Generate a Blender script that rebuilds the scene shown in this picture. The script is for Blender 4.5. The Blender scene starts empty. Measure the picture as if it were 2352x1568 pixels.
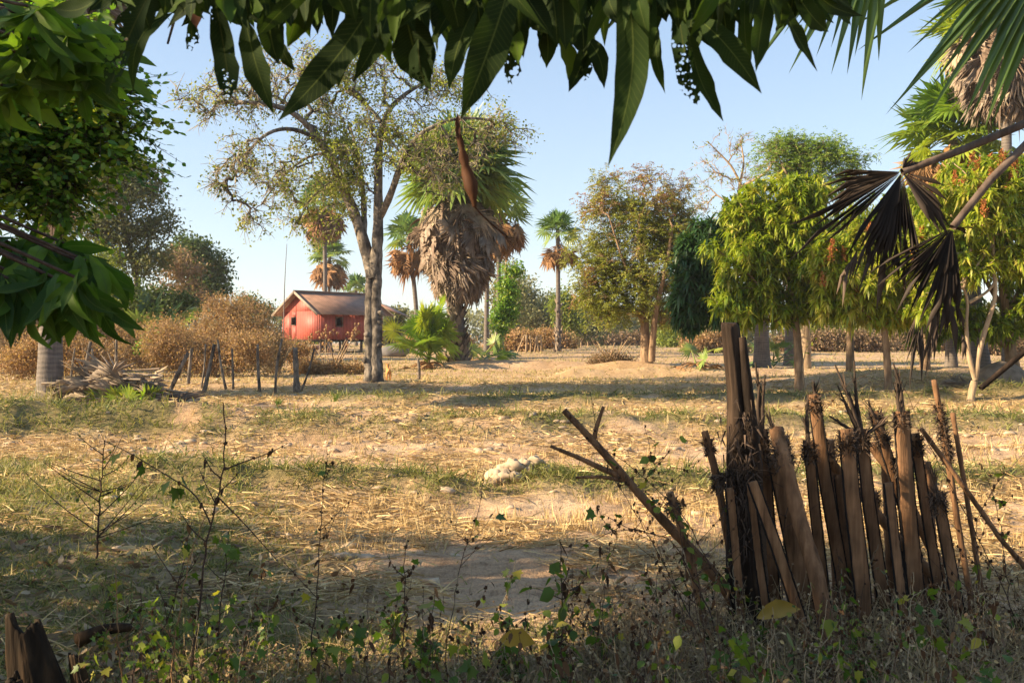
import bpy, math
import numpy as np
rng = np.random.default_rng(11)
R = math.radians
S = bpy.context.scene
COL = S.collection

# ---------------------------------------------------------------- camera
F = 2287.0; CXP = 1176.0; HY = 787.0; CAMZ = 1.6
cam = bpy.data.cameras.new('camera'); camo = bpy.data.objects.new('camera', cam); COL.objects.link(camo)
camo.location = (0, 0, CAMZ); camo.rotation_euler = (R(90), 0, 0)
cam.sensor_width = 36; cam.lens = 36 * F / 2352.0; cam.shift_y = 3 / 2352.0
cam.clip_start = 0.05; cam.clip_end = 6000
cam.dof.use_dof = True; cam.dof.focus_distance = 26; cam.dof.aperture_fstop = 13.0
S.camera = camo

# ---------------------------------------------------------------- light
SUN_EL, SUN_B = 25.0, 13.0           # elevation; how far the sun stands on the camera's side of due left
w = bpy.data.worlds.new('World'); S.world = w; w.use_nodes = True
wn = w.node_tree.nodes; wl = w.node_tree.links
sky = wn.new('ShaderNodeTexSky'); sky.sky_type = 'NISHITA'; sky.sun_disc = False
sky.sun_elevation = R(SUN_EL); sky.sun_rotation = R(270 - SUN_B)
sky.air_density = 1.0; sky.dust_density = 0.5; sky.ozone_density = 1.3; sky.altitude = 0
wmx = wn.new('ShaderNodeMix'); wmx.data_type = 'RGBA'; wmx.inputs[0].default_value = .68; wl.new(sky.outputs[0], wmx.inputs[6])
wtc = wn.new('ShaderNodeTexCoord'); wsp = wn.new('ShaderNodeSeparateXYZ'); wl.new(wtc.outputs['Generated'], wsp.inputs[0])
wrp = wn.new('ShaderNodeValToRGB'); wrp.color_ramp.elements[0].position = 0; wrp.color_ramp.elements[0].color = (.70, .755, .82, 1); wrp.color_ramp.elements[1].position = .42; wrp.color_ramp.elements[1].color = (.34, .51, .76, 1)
wl.new(wsp.outputs[2], wrp.inputs[0]); wsc = wn.new('ShaderNodeVectorMath'); wsc.operation = 'SCALE'; wsc.inputs[3].default_value = 2.4; wl.new(wrp.outputs[0], wsc.inputs[0]); wl.new(wsc.outputs[0], wmx.inputs[7])
wl.new(wmx.outputs[2], wn['Background'].inputs[0]); wn['Background'].inputs[1].default_value = 0.125
sl = bpy.data.lights.new('sun', 'SUN'); sl.energy = 4.8; sl.angle = R(0.6); sl.color = (1.0, 0.79, 0.51)
so = bpy.data.objects.new('sun', sl); COL.objects.link(so)
sdir = np.array([-math.cos(R(SUN_B)) * math.cos(R(SUN_EL)), -math.sin(R(SUN_B)) * math.cos(R(SUN_EL)), math.sin(R(SUN_EL))])
from mathutils import Vector
so.rotation_euler = Vector(sdir).to_track_quat('Z', 'Y').to_euler()
S.view_settings.view_transform = 'Standard'; S.view_settings.look = 'None'
S.view_settings.exposure = 1.58; S.view_settings.gamma = 1.0
S.cycles.max_bounces = 6; S.cycles.transparent_max_bounces = 12
S.cycles.diffuse_bounces = 4; S.cycles.transmission_bounces = 6; S.cycles.volume_bounces = 0; S.cycles.glossy_bounces = 2

# ---------------------------------------------------------------- maths helpers
def nrm(a):
    a = np.asarray(a, float); return a / np.maximum(np.linalg.norm(a, axis=-1, keepdims=True), 1e-9)
def vnoise(x, y, seed=0):
    x = np.asarray(x, float); y = np.asarray(y, float)
    xi = np.floor(x); yi = np.floor(y); fx = x - xi; fy = y - yi
    fx = fx * fx * (3 - 2 * fx); fy = fy * fy * (3 - 2 * fy)
    def h(a, b):
        s = np.sin(a * 127.1 + b * 311.7 + seed * 74.7) * 43758.5453
        return s - np.floor(s)
    return (h(xi, yi) * (1 - fx) + h(xi + 1, yi) * fx) * (1 - fy) + (h(xi, yi + 1) * (1 - fx) + h(xi + 1, yi + 1) * fx) * fy
def fbm(x, y, seed=0, o=4):
    s = 0; a = 0.5
    for k in range(o):
        s = s + a * vnoise(x * 2 ** k, y * 2 ** k, seed + k * 9); a *= 0.5
    return s
def sstep(a, b, x):
    t = np.clip((x - a) / (b - a), 0, 1); return t * t * (3 - 2 * t)
BUNDS = [  # (distance, slope, height, width, x0, x1)
    (10.8, 0.02, 0.24, 0.36, -4.2, -0.35), (11.2, -0.03, 0.20, 0.42, 0.1, 9.0),
    (17.2, 0.03, 0.38, 0.75, -12, 30), (16.2, -0.05, 0.25, 0.7, -14, -4.5), (26.0, 0.02, 0.28, 0.7, -5, 30), (40, 0.02, 0.3, 1.2, 2, 40)]
def gz(x, y):
    x = np.asarray(x, float); y = np.asarray(y, float)
    z = np.interp(y, [-50, 0, 29, 31.3, 33, 36, 45, 50, 75, 100, 200, 3000], [0, 0, 0, .03, .22, .24, .30, .35, .85, 1.1, 1.28, 1.28])
    wob = (fbm(x * .35, y * 0, 3) - .47) * 1.6
    for d, s, h, wd, x0, x1 in BUNDS:
        c = d + s * x + wob
        m = sstep(x0 - .6, x0 + .5, x) * (1 - sstep(x1 - .5, x1 + .6, x))
        z = z + h * m * np.exp(-((y - c) / wd) ** 2) * (0.7 + .6 * fbm(x * 1.3, y * 1.3, 5))
    z = z + 0.14 * sstep(-1.6, -3.4, x + .25 * (y - 9)) * np.exp(-((y - 9.3) / 3.2) ** 2)
    z = z + (fbm(x * .5, y * .5, 1) - .47) * .10 * sstep(1, 12, y)
    z = z + (fbm(x * 2.3, y * 2.3, 2) - .47) * .10
    z = z + (fbm(x * 7, y * 7, 8, 3) - .44) * .055 * sstep(60, 10, y)
    # bare earth mounds under the mango trees and beside the track
    for mx, my, rx, ry, h in [(13.2, 35, 3.4, 1.6, .42), (1.5, 49, 5, 1.2, .35), (-1.5, 53, 3, 1, .25), (-10.7, 23.2, 1.4, 1.2, .08), (5.5, 46, 2.6, .9, .45), (-2.2, 50, 2.4, 1.6, .25), (-4.65, 33.2, 1.6, 1.0, .12), (13.3, 27.5, 1.6, 1.2, .4)]:
        z = z + h * np.exp(-((x - mx) / rx) ** 2 - ((y - my) / ry) ** 2)
    return z
def P(px, py, d): return np.array([(px - CXP) * d / F, d, CAMZ - (py - HY) * d / F])
def G(px, d): x = (px - CXP) * d / F; return np.array([x, d, float(gz(x, d))])
def greenness(x, y):
    g = 0
    for d, s, h, wd, x0, x1 in BUNDS[:5]:
        wob = (fbm(x * .35, y * 0, 3) - .47) * 1.6
        m = sstep(x0 - .6, x0 + .5, x) * (1 - sstep(x1 - .5, x1 + .6, x))
        g = g + m * np.exp(-((y - d - s * x - wob + .1) / (wd * .9)) ** 2)
    g = np.clip(g * 1.1, 0, 1) * sstep(.30, .48, fbm(x * 1.1, y * 1.6, 21) + .05)
    lf = sstep(-.9, -2.2, x + .35 * (y - 7.5)) * sstep(14.5, 12, y) * .72
    near = sstep(5.9, 4.9, y) * .45
    g = np.maximum(np.maximum(g, lf * sstep(.25, .5, fbm(x * .6, y * .6, 33) + .1)), near * sstep(.35, .6, fbm(x, y, 4)))
    g = np.maximum(g, .3 * np.exp(-((y - 22.5) / 2.0) ** 2) * sstep(.35, .55, fbm(x * .3, y * .8, 6)))
    return np.clip(g, 0, 1)

# ---------------------------------------------------------------- mesh builder
class MB:
    def __init__(s): s.v = []; s.f = []; s.r = []; s.a = []; s.n = 0
    def add(s, v, f, r=0.5, a=None):
        v = np.asarray(v, np.float32).reshape(-1, 3); f = np.asarray(f, np.int64)
        if len(v) == 0 or len(f) == 0: return
        s.v.append(v); s.f.append(f + s.n); s.n += len(v)
        s.r.append(np.broadcast_to(np.asarray(r, np.float32).reshape(-1) if np.ndim(r) else np.float32(r), (len(v),)))
        s.a.append(np.zeros((len(v), 2), np.float32) if a is None else np.asarray(a, np.float32))
    def build(s, name, mat, parent=None, smooth=False, loc=None):
        if not s.v: s.add([[0, 0, 0], [.001, 0, 0], [0, .001, 0]], [[0, 1, 2]])
        v = np.concatenate(s.v); r = np.concatenate(s.r); a = np.concatenate(s.a)
        off = np.zeros(3)
        me = bpy.data.meshes.new(name)
        if parent is not None: off = np.array(parent.location)
        elif loc is not None: off = np.array(loc, float)
        v = v - off.astype(np.float32)
        me.vertices.add(len(v)); me.vertices.foreach_set('co', v.ravel())
        idx = np.concatenate([f.ravel() for f in s.f]).astype(np.int32)
        tot = np.concatenate([np.full(len(f), f.shape[1], np.int32) for f in s.f])
        st = np.concatenate([[0], np.cumsum(tot)[:-1]]).astype(np.int32)
        me.loops.add(len(idx)); me.loops.foreach_set('vertex_index', idx)
        me.polygons.add(len(tot)); me.polygons.foreach_set('loop_start', st); me.polygons.foreach_set('loop_total', tot)
        if smooth: me.polygons.foreach_set('use_smooth', np.ones(len(tot), bool))
        me.update(calc_edges=True)
        at = me.attributes.new('rnd', 'FLOAT', 'POINT'); at.data.foreach_set('value', np.ascontiguousarray(r, np.float32))
        if np.any(a):
            for k, nm in enumerate(('across', 'along')):
                at = me.attributes.new(nm, 'FLOAT', 'POINT'); at.data.foreach_set('value', np.ascontiguousarray(a[:, k]))
        if mat: me.materials.append(mat)
        o = bpy.data.objects.new(name, me); COL.objects.link(o)
        if parent is not None: o.parent = parent
        elif loc is not None: o.location = loc
        return o
def thing(name, label, cat, loc, group=None):
    o = bpy.data.objects.new(name, None); COL.objects.link(o); o.location = [float(c) for c in loc]
    o.empty_display_size = .2
    return tag(o, label, cat, group)
def tag(o, label=None, cat=None, group=None, kind=None):
    if label: o['label'] = label
    if cat: o['category'] = cat
    if group: o['group'] = group
    if kind: o['kind'] = kind
    return o
def child_at(parent):  # an origin for sub-parts: children share their thing's local frame
    return parent

def tubes(mb, Pt, Rd, sides=5, r=0.5, caps=False):
    Pt = np.asarray(Pt, float); Rd = np.asarray(Rd, float)
    if Pt.ndim == 2: Pt = Pt[None]; Rd = Rd[None]
    N, K, _ = Pt.shape
    if N == 0: return
    T = nrm(np.gradient(Pt, axis=1)); D = nrm(Pt[:, -1] - Pt[:, 0])
    ref = np.where(np.abs(D[:, 2:3]) > .8, np.array([[1., .1, 0]]), np.array([[0, 0.1, 1.]]))
    U = nrm(np.cross(T, ref[:, None, :])); V = np.cross(T, U)
    an = np.arange(sides) * 2 * np.pi / sides
    ring = Pt[:, :, None] + Rd[:, :, None, None] * (np.cos(an)[:, None] * U[:, :, None] + np.sin(an)[:, None] * V[:, :, None])
    n = np.arange(N)[:, None, None] * K * sides; k = np.arange(K - 1)[None, :, None] * sides; j = np.arange(sides)[None, None]
    j2 = (j + 1) % sides
    f = np.stack([n + k + j, n + k + j2, n + k + sides + j2, n + k + sides + j], -1).reshape(-1, 4)
    rr = np.repeat(np.broadcast_to(np.asarray(r, float), (N,)), K * sides) if np.ndim(r) else r
    mb.add(ring.reshape(-1, 3), f, rr)
    if caps:
        for e, rev in ((0, 1), (K - 1, 0)):
            c = np.arange(N)[:, None] * K * sides + e * sides + (np.arange(sides)[::-1] if rev else np.arange(sides))[None]
            mb.f.append(c + mb.n - N * K * sides)
def smooth_path(pts, n):
    pts = np.asarray(pts, float); t = np.concatenate([[0], np.cumsum(np.linalg.norm(np.diff(pts, axis=0), axis=1))]); t /= t[-1]
    q = np.linspace(0, 1, n); out = np.stack([np.interp(q, t, pts[:, k]) for k in range(3)], 1)
    for _ in range(2): out[1:-1] = (out[:-2] + 2 * out[1:-1] + out[2:]) / 4
    return out
TEMPL = {  # (x across, t along, z fold) and faces
    'dia': ([(0, 0, 0), (-.5, .5, 0), (0, 1, 0), (.5, .5, 0)], [(0, 3, 2, 1)]),
    'tri': ([(-.5, 0, 0), (.5, 0, 0), (0, 1, 0)], [(0, 1, 2)]),
    'fold': ([(0, 0, 0), (-.5, .45, .12), (0, .45, 0), (.5, .45, .12), (0, 1, 0)], [(0, 2, 1), (0, 3, 2), (1, 2, 4), (2, 3, 4)]),
    'lance': ([(0, 0, 0), (-.42, .22, .06), (0, .22, 0), (.42, .22, .06), (-.5, .55, .07), (0, .55, 0), (.5, .55, .07), (0, 1, 0)],
              [(0, 2, 1), (0, 3, 2), (1, 2, 5, 4), (2, 3, 6, 5), (4, 5, 7), (5, 6, 7)]),
    'oval': ([(0, 0, 0), (-.42, .25, 0), (-.5, .6, 0), (0, 1, 0), (.5, .6, 0), (.42, .25, 0)], [(0, 5, 4, 3, 2, 1)]),
    'blade': ([(-.5, 0, 0), (.5, 0, 0), (-.35, .5, 0), (.35, .5, 0), (0, 1, 0)], [(0, 1, 3, 2), (2, 3, 4)]),
    'lobed': ([(0, 0, 0), (-.35, .12, .05), (-.62, .05, .08), (-.5, .38, .06), (-.72, .62, .1), (-.3, .58, .03), (0, 1.05, 0), (.3, .58, .03), (.72, .62, .1), (.5, .38, .06), (.62, .05, .08), (.35, .12, .05), (0, .4, 0)],
              [(0, 12, 1), (1, 12, 3, 2), (3, 12, 5, 4), (5, 12, 7, 6), (12, 9, 8, 7), (9, 12, 11, 10), (12, 0, 11)]),
}
def leaves(mb, pos, d, L, W, templ='fold', r=None, droop=0.2, up=None):
    pos = np.asarray(pos, float); N = len(pos)
    if N == 0: return
    d = nrm(d); up = nrm(rng.normal(size=(N, 3)) + [0, 0, 1.2]) if up is None else up
    sd = nrm(np.cross(d, up)); nm = np.cross(sd, d)
    L = np.broadcast_to(L, (N,))[:, None, None]; W = np.broadcast_to(W, (N,))[:, None, None]
    tv, tf = TEMPL[templ]; tv = np.array(tv, float)
    x = tv[:, 0][None, :, None]; t = tv[:, 1][None, :, None]; z = tv[:, 2][None, :, None]
    v = pos[:, None] + sd[:, None] * x * W + d[:, None] * t * L + nm[:, None] * z * W
    dr = np.broadcast_to(droop, (N,))[:, None]
    v[:, :, 2] -= dr * L[:, :, 0] * tv[None, :, 1] ** 2
    k = len(tv)
    if r is None: r = rng.random(N)
    rr = np.repeat(np.broadcast_to(r, (N,)), k)
    base = (np.arange(N) * k)[:, None]
    first = True
    byl = {}
    for f in tf: byl.setdefault(len(f), []).append(f)
    fs = [(base[:, :, None] + np.array(fl)[None]).reshape(-1, n) for n, fl in byl.items()]
    al = np.zeros((N * k, 2)); al[:, 0] = np.tile(tv[:, 0] * 2, N); al[:, 1] = np.tile(tv[:, 1], N)
    mb.add(v.reshape(-1, 3), fs[0], rr, al)
    for f in fs[1:]: mb.f.append(f + mb.n - N * k)
def rdir(n, zb=0.0): return nrm(rng.normal(size=(n, 3)) + [0, 0, zb])
def box(mb, c, ax, ay, az, r=.5):
    c = np.asarray(c, float); ax, ay, az = (np.asarray(q, float) for q in (ax, ay, az))
    v = [c + sx * ax + sy * ay + sz * az for sx in (-1, 1) for sy in (-1, 1) for sz in (-1, 1)]
    mb.add(v, [[0, 1, 3, 2], [4, 6, 7, 5], [0, 4, 5, 1], [2, 3, 7, 6], [0, 2, 6, 4], [1, 5, 7, 3]], r)
def blob(mb, c, rad, rough=.3, n=10, r=.5, sq=(1, 1, 1)):
    u = np.linspace(0, np.pi, n)[:, None]; a = np.arange(2 * n)[None] * np.pi / n
    d = np.stack([np.sin(u) * np.cos(a), np.sin(u) * np.sin(a), np.cos(u) + 0 * a], -1)
    s = rng.random() * 50
    k = 1 + rough * (fbm(d[..., 0] * 2.3 + s + d[..., 2] * 1.7, d[..., 1] * 2.3 - s + d[..., 2], 3) - .45) * 2
    v = np.asarray(c) + d * k[..., None] * rad * np.array(sq)
    i = np.arange(n - 1)[:, None] * 2 * n; j = np.arange(2 * n)[None]; j2 = (j + 1) % (2 * n)
    f = np.stack([i + j, i + 2 * n + j, i + 2 * n + j2, i + j2], -1).reshape(-1, 4)
    mb.add(v.reshape(-1, 3), f, r)

# ---------------------------------------------------------------- materials
def newmat(name):
    m = bpy.data.materials.new(name); m.use_nodes = True; nt = m.node_tree
    return m, nt, nt.nodes, nt.links, nt.nodes['Principled BSDF'], nt.nodes['Material Output']
def ramp(nt, cols, pos=None):
    n = nt.nodes.new('ShaderNodeValToRGB'); cr = n.color_ramp
    pos = pos or [i / (len(cols) - 1) for i in range(len(cols))]
    cr.elements[0].position = pos[0]; cr.elements[0].color = (*cols[0], 1)
    cr.elements[1].position = pos[-1]; cr.elements[1].color = (*cols[-1], 1)
    for c, p in zip(cols[1:-1], pos[1:-1]): e = cr.elements.new(p); e.color = (*c, 1)
    return n
def attr(nt, name): n = nt.nodes.new('ShaderNodeAttribute'); n.attribute_name = name; return n
def noise(nt, scale, detail=4, obj=True, rough=.55, stretch=None):
    n = nt.nodes.new('ShaderNodeTexNoise'); n.inputs['Scale'].default_value = scale; n.inputs['Detail'].default_value = detail; n.inputs['Roughness'].default_value = rough
    tc = nt.nodes.new('ShaderNodeTexCoord')
    if stretch:
        mp = nt.nodes.new('ShaderNodeMapping'); mp.inputs['Scale'].default_value = stretch
        nt.links.new(tc.outputs['Object'], mp.inputs[0]); nt.links.new(mp.outputs[0], n.inputs['Vector'])
    else: nt.links.new(tc.outputs['Object'], n.inputs['Vector'])
    return n
def mixc(nt, a, b, f, mode='MIX'):
    n = nt.nodes.new('ShaderNodeMix'); n.data_type = 'RGBA'; n.blend_type = mode
    for s, i in ((a, 6), (b, 7)):
        if isinstance(s, tuple): n.inputs[i].default_value = (*s, 1)
        else: nt.links.new(s, n.inputs[i])
    if isinstance(f, (int, float)): n.inputs[0].default_value = f
    else: nt.links.new(f, n.inputs[0])
    return n.outputs[2]
def mmath(nt, op, a, b=None, clamp=False):
    n = nt.nodes.new('ShaderNodeMath'); n.operation = op; n.use_clamp = clamp
    for i, s in enumerate((a, b)):
        if s is None: continue
        if isinstance(s, (int, float)): n.inputs[i].default_value = s
        else: nt.links.new(s, n.inputs[i])
    return n.outputs[0]
def bump(nt, h, bs, dist, strength=.6):
    n = nt.nodes.new('ShaderNodeBump'); n.inputs['Distance'].default_value = dist; n.inputs['Strength'].default_value = strength
    nt.links.new(h, n.inputs['Height']); nt.links.new(n.outputs[0], bs.inputs['Normal'])
def leafmat(name, cols, trans=.35, rough=.5, spec=.4, pos=None, vein=None, holes=0, tint=(1.25, 1.3, .6), nscale=3.0):
    m, nt, N, L, bs, out = newmat(name)
    rp = ramp(nt, cols, pos); L.new(attr(nt, 'rnd').outputs['Fac'], rp.inputs[0])
    col = rp.outputs[0]
    nz = noise(nt, nscale, 3); rr = ramp(nt, [(.65, .65, .65), (1.25, 1.25, 1.25)], [.3, .7]); L.new(nz.outputs[0], rr.inputs[0])
    col = mixc(nt, col, rr.outputs[0], 1.0, 'MULTIPLY')
    if vein:
        ax = mmath(nt, 'ABSOLUTE', attr(nt, 'across').outputs['Fac'])
        mid = mmath(nt, 'LESS_THAN', ax, .045)
        al = attr(nt, 'along').outputs['Fac']
        q = mmath(nt, 'SUBTRACT', mmath(nt, 'MULTIPLY', al, 26.0), mmath(nt, 'MULTIPLY', ax, 2.4))
        q = mmath(nt, 'FRACT', q); q = mmath(nt, 'LESS_THAN', q, .10)
        col = mixc(nt, col, vein, mmath(nt, 'MULTIPLY', q, .35)); col = mixc(nt, col, vein, mmath(nt, 'MULTIPLY', mid, .8))
    L.new(col, bs.inputs['Base Color']); bs.inputs['Roughness'].default_value = rough; bs.inputs['Specular IOR Level'].default_value = spec
    last = bs.outputs[0]
    if trans > 0:
        tr = N.new('ShaderNodeBsdfTranslucent'); L.new(mixc(nt, col, tint, 1.0, 'MULTIPLY'), tr.inputs[0])
        mx = N.new('ShaderNodeMixShader'); mx.inputs[0].default_value = trans
        L.new(last, mx.inputs[1]); L.new(tr.outputs[0], mx.inputs[2]); last = mx.outputs[0]
    if holes:
        vo = N.new('ShaderNodeTexVoronoi'); vo.inputs['Scale'].default_value = 110; tc = N.new('ShaderNodeTexCoord'); L.new(tc.outputs['Object'], vo.inputs['Vector'])
        nz2 = noise(nt, 14, 2); th = mmath(nt, 'MULTIPLY', mmath(nt, 'SUBTRACT', mmath(nt, 'ADD', nz2.outputs[0], mmath(nt, 'MULTIPLY', attr(nt, 'along').outputs['Fac'], .42)), .58), 2.4 * holes)
        hh = mmath(nt, 'LESS_THAN', vo.outputs['Distance'], th)
        ts = N.new('ShaderNodeBsdfTransparent'); mx = N.new('ShaderNodeMixShader'); L.new(hh, mx.inputs[0]); L.new(last, mx.inputs[1]); L.new(ts.outputs[0], mx.inputs[2]); last = mx.outputs[0]
    L.new(last, out.inputs['Surface']); return m
def barkmat(name, c1, c2, scale=6, stretch=(1, 1, .25), dist=.02, rough=.9, c3=None):
    m, nt, N, L, bs, out = newmat(name)
    nz = noise(nt, scale, 6, stretch=stretch, rough=.65); rp = ramp(nt, [c1, c2], [.35, .68]); L.new(nz.outputs[0], rp.inputs[0])
    col = rp.outputs[0]
    if c3:
        n2 = noise(nt, scale * .22, 3); r2 = ramp(nt, [(0, 0, 0), (1, 1, 1)], [.48, .62]); L.new(n2.outputs[0], r2.inputs[0]); col = mixc(nt, col, c3, r2.outputs[0])
    L.new(col, bs.inputs['Base Color']); bs.inputs['Roughness'].default_value = rough; bs.inputs['Specular IOR Level'].default_value = .2
    bump(nt, nz.outputs[0], bs, dist, .9); return m
M = {}
M['mango'] = leafmat('mango_leaf', [(.11, .18, .018), (.24, .32, .025), (.40, .43, .04), (.48, .42, .09)], .48, .45, .5, pos=[0, .4, .8, 1])
M['mango_dark'] = leafmat('dark_mango_leaf', [(.03, .08, .028), (.05, .12, .035), (.08, .16, .045)], .35, .45, .5)
M['flower'] = leafmat('mango_flower', [(.30, .10, .035), (.42, .17, .06)], .2, .8, .1)
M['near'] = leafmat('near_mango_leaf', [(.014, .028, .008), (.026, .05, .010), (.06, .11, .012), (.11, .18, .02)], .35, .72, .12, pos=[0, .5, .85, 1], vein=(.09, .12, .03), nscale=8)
M['near_left'] = leafmat('sunlit_mango_leaf', [(.025, .06, .010), (.05, .11, .014), (.11, .20, .02), (.20, .32, .035)], .5, .55, .25, pos=[0, .4, .8, 1], vein=(.12, .17, .04), nscale=8)  # brighter copy of the near leaf, sunlight put into the colour
M['near_holes'] = leafmat('eaten_mango_leaf', [(.012, .028, .008), (.025, .045, .012)], .25, .8, .1, vein=(.06, .07, .02), holes=1, nscale=8)
M['near_brown'] = leafmat('dry_mango_leaf', [(.06, .025, .012), (.13, .055, .025)], .3, .7, .2, holes=0, tint=(1.2, .9, .6), nscale=14)
M['round'] = leafmat('round_leaflet', [(.05, .12, .015), (.10, .22, .025), (.20, .34, .035), (.34, .38, .05)], .5, .45, .5)
M['olive'] = leafmat('olive_leaf', [(.13, .17, .03), (.22, .27, .045), (.33, .35, .075)], .4, .6, .3)
M['feather'] = leafmat('feathery_leaf', [(.16, .25, .05), (.23, .33, .06), (.30, .38, .08)], .45, .6, .3)
M['eucal'] = leafmat('grey_green_leaf', [(.08, .10, .045), (.13, .15, .06), (.21, .18, .08)], .3, .6, .3)
M['deep'] = leafmat('deep_green_leaf', [(.05, .09, .03), (.085, .13, .04), (.13, .17, .05)], .3, .6, .3)
M['mixed'] = leafmat('greenish_red_leaf', [(.17, .22, .03), (.26, .28, .05), (.34, .29, .08), (.33, .20, .10), (.30, .13, .11)], .4, .6, .3, pos=[0, .45, .72, .86, 1])
M['pinkdry'] = leafmat('pinkish_dry_leaf', [(.20, .13, .08), (.30, .20, .13), (.14, .12, .06)], .25, .8, .2)
M['drybush'] = leafmat('dry_bush_leaf', [(.30, .17, .09), (.42, .26, .14), (.50, .36, .20)], .3, .85, .1)
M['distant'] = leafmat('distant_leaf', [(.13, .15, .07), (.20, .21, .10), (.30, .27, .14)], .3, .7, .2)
M['fan_green'] = leafmat('palm_fan_green', [(.06, .13, .05), (.11, .20, .06), (.20, .29, .07), (.36, .38, .07)], .3, .4, .5)
M['fan_young'] = leafmat('young_palm_fan', [(.10, .20, .03), (.18, .28, .035), (.36, .38, .04)], .4, .4, .5)
M['fan_dead'] = leafmat('palm_fan_dead', [(.10, .065, .045), (.21, .15, .11), (.32, .255, .20), (.42, .33, .23)], .15, .75, .25, tint=(1.2, 1, .8))
M['fan_tan'] = leafmat('palm_fan_tan', [(.16, .08, .035), (.30, .16, .075), (.42, .25, .12)], .25, .75, .25, tint=(1.2, 1, .8))
M['fan_black'] = leafmat('palm_fan_blackened', [(.028, .02, .017), (.06, .043, .033), (.13, .09, .065)], .1, .7, .3, tint=(1.2, 1, .8))
M['straw'] = leafmat('straw', [(.25, .15, .06), (.50, .35, .16), (.70, .53, .27)], .2, .7, .3, tint=(1, 1, .9))
M['grass'] = leafmat('grass_blade', [(.09, .125, .03), (.17, .195, .055), (.29, .27, .09), (.46, .37, .17)], .35, .6, .3, tint=(1.1, 1.1, .7))
M['litter'] = leafmat('leaf_litter', [(.15, .09, .055), (.27, .18, .10), (.40, .30, .18), (.48, .36, .17)], .15, .7, .2, tint=(1, .9, .7))
M['weedleaf'] = leafmat('weed_leaf', [(.05, .10, .015), (.10, .17, .02), (.22, .26, .03), (.40, .33, .05)], .45, .5, .4, pos=[0, .5, .85, 1])
M['driedleaf'] = leafmat('dried_weed_leaf', [(.035, .022, .016), (.10, .055, .03), (.17, .10, .05)], .2, .8, .1, tint=(1, .8, .6))
M['yellow'] = leafmat('yellow_leaf', [(.42, .27, .05), (.50, .33, .07)], .35, .5, .4, tint=(1, 1, .6))
M['bark_grey'] = barkmat('grey_bark', (.035, .03, .026), (.30, .25, .20), 8, (1, 1, .45), .05, c3=(.045, .038, .034))
M['bark_brown'] = barkmat('brown_bark', (.12, .075, .045), (.34, .23, .14), 8)
M['bark_pale'] = barkmat('pale_bark', (.22, .15, .09), (.45, .34, .22), 8)
M['twig'] = barkmat('twig_bark', (.20, .165, .105), (.42, .35, .235), 12)
M['twig_dark'] = barkmat('dark_twig', (.035, .022, .018), (.10, .065, .045), 30, (1, 1, 1), .001)
M['twig_pale'] = barkmat('pale_twig', (.24, .16, .09), (.42, .31, .2), 12)
M['twig_warm'] = barkmat('warm_twig', (.20, .11, .05), (.34, .20, .10), 20, (1, 1, 1), .001)  # twigs in a sun patch: the warm light is put into the colour
M['boot'] = leafmat('palm_leaf_base', [(.08, .065, .055), (.22, .175, .14), (.40, .32, .25)], 0, .85, .2)
M['petiole'] = barkmat('palm_petiole', (.07, .048, .036), (.17, .125, .10), 18, (1, 1, .2), .003)
def palmtrunk(name, c1, c2, rings=9.0):
    m, nt, N, L, bs, out = newmat(name)
    nz = noise(nt, 2.0, 5, stretch=(1, 1, 5)); wv = N.new('ShaderNodeTexWave'); wv.wave_type = 'BANDS'; wv.bands_direction = 'Z'
    wv.inputs['Scale'].default_value = rings * .32; wv.inputs['Distortion'].default_value = 3.2; wv.inputs['Detail'].default_value = 3; wv.inputs['Detail Scale'].default_value = 1.5
    tc = N.new('ShaderNodeTexCoord'); L.new(tc.outputs['Object'], wv.inputs['Vector'])
    n2 = noise(nt, 18, 5, stretch=(1, 1, .15))
    h = mmath(nt, 'ADD', mmath(nt, 'MULTIPLY', wv.outputs[0], .12), mmath(nt, 'MULTIPLY', nz.outputs[0], .5)); h = mmath(nt, 'ADD', h, mmath(nt, 'MULTIPLY', n2.outputs[0], .4))
    rp = ramp(nt, [c1, c2], [.3, .8]); L.new(h, rp.inputs[0]); L.new(rp.outputs[0], bs.inputs['Base Color'])
    bs.inputs['Roughness'].default_value = .9; bump(nt, h, bs, .03, .8); return m
M['palm_trunk'] = palmtrunk('palm_trunk', (.06, .05, .045), (.22, .18, .15))
def woodmat(name, c1, c2, c3, scale=9):
    m, nt, N, L, bs, out = newmat(name)
    nz = noise(nt, scale, 6, stretch=(1, 1, .09), rough=.6); n2 = noise(nt, 5, 3)
    rp = ramp(nt, [c1, c2, c3], [.3, .52, .75]); L.new(nz.outputs[0], rp.inputs[0])
    r2 = ramp(nt, [(.6, .58, .56), (1.15, 1.1, 1.05)], [.3, .65]); L.new(n2.outputs[0], r2.inputs[0])
    rv = ramp(nt, [(.72, .72, .74), (1.15, 1.08, 1)]); L.new(attr(nt, 'rnd').outputs['Fac'], rv.inputs[0])
    col = mixc(nt, mixc(nt, rp.outputs[0], r2.outputs[0], 1, 'MULTIPLY'), rv.outputs[0], 1, 'MULTIPLY')
    L.new(col, bs.inputs['Base Color']); bs.inputs['Roughness'].default_value = .75; bs.inputs['Specular IOR Level'].default_value = .12
    bump(nt, nz.outputs[0], bs, .014, 1.0); return m
M['stake'] = woodmat('stake_wood', (.085, .048, .027), (.215, .125, .07), (.34, .21, .12), 26)
M['post'] = woodmat('post_wood', (.006, .005, .0045), (.04, .028, .021), (.12, .085, .06), 12)
M['stump'] = woodmat('stump_wood', (.006, .0045, .0035), (.03, .02, .012), (.085, .052, .028), 14)
M['fibre'] = leafmat('frayed_fibre', [(.03, .022, .018), (.075, .052, .038), (.15, .10, .07)], 0, .85, .2)
M['edge'] = leafmat('spiny_edge', [(.012, .01, .009), (.03, .022, .02)], 0, .8, .2)
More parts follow.
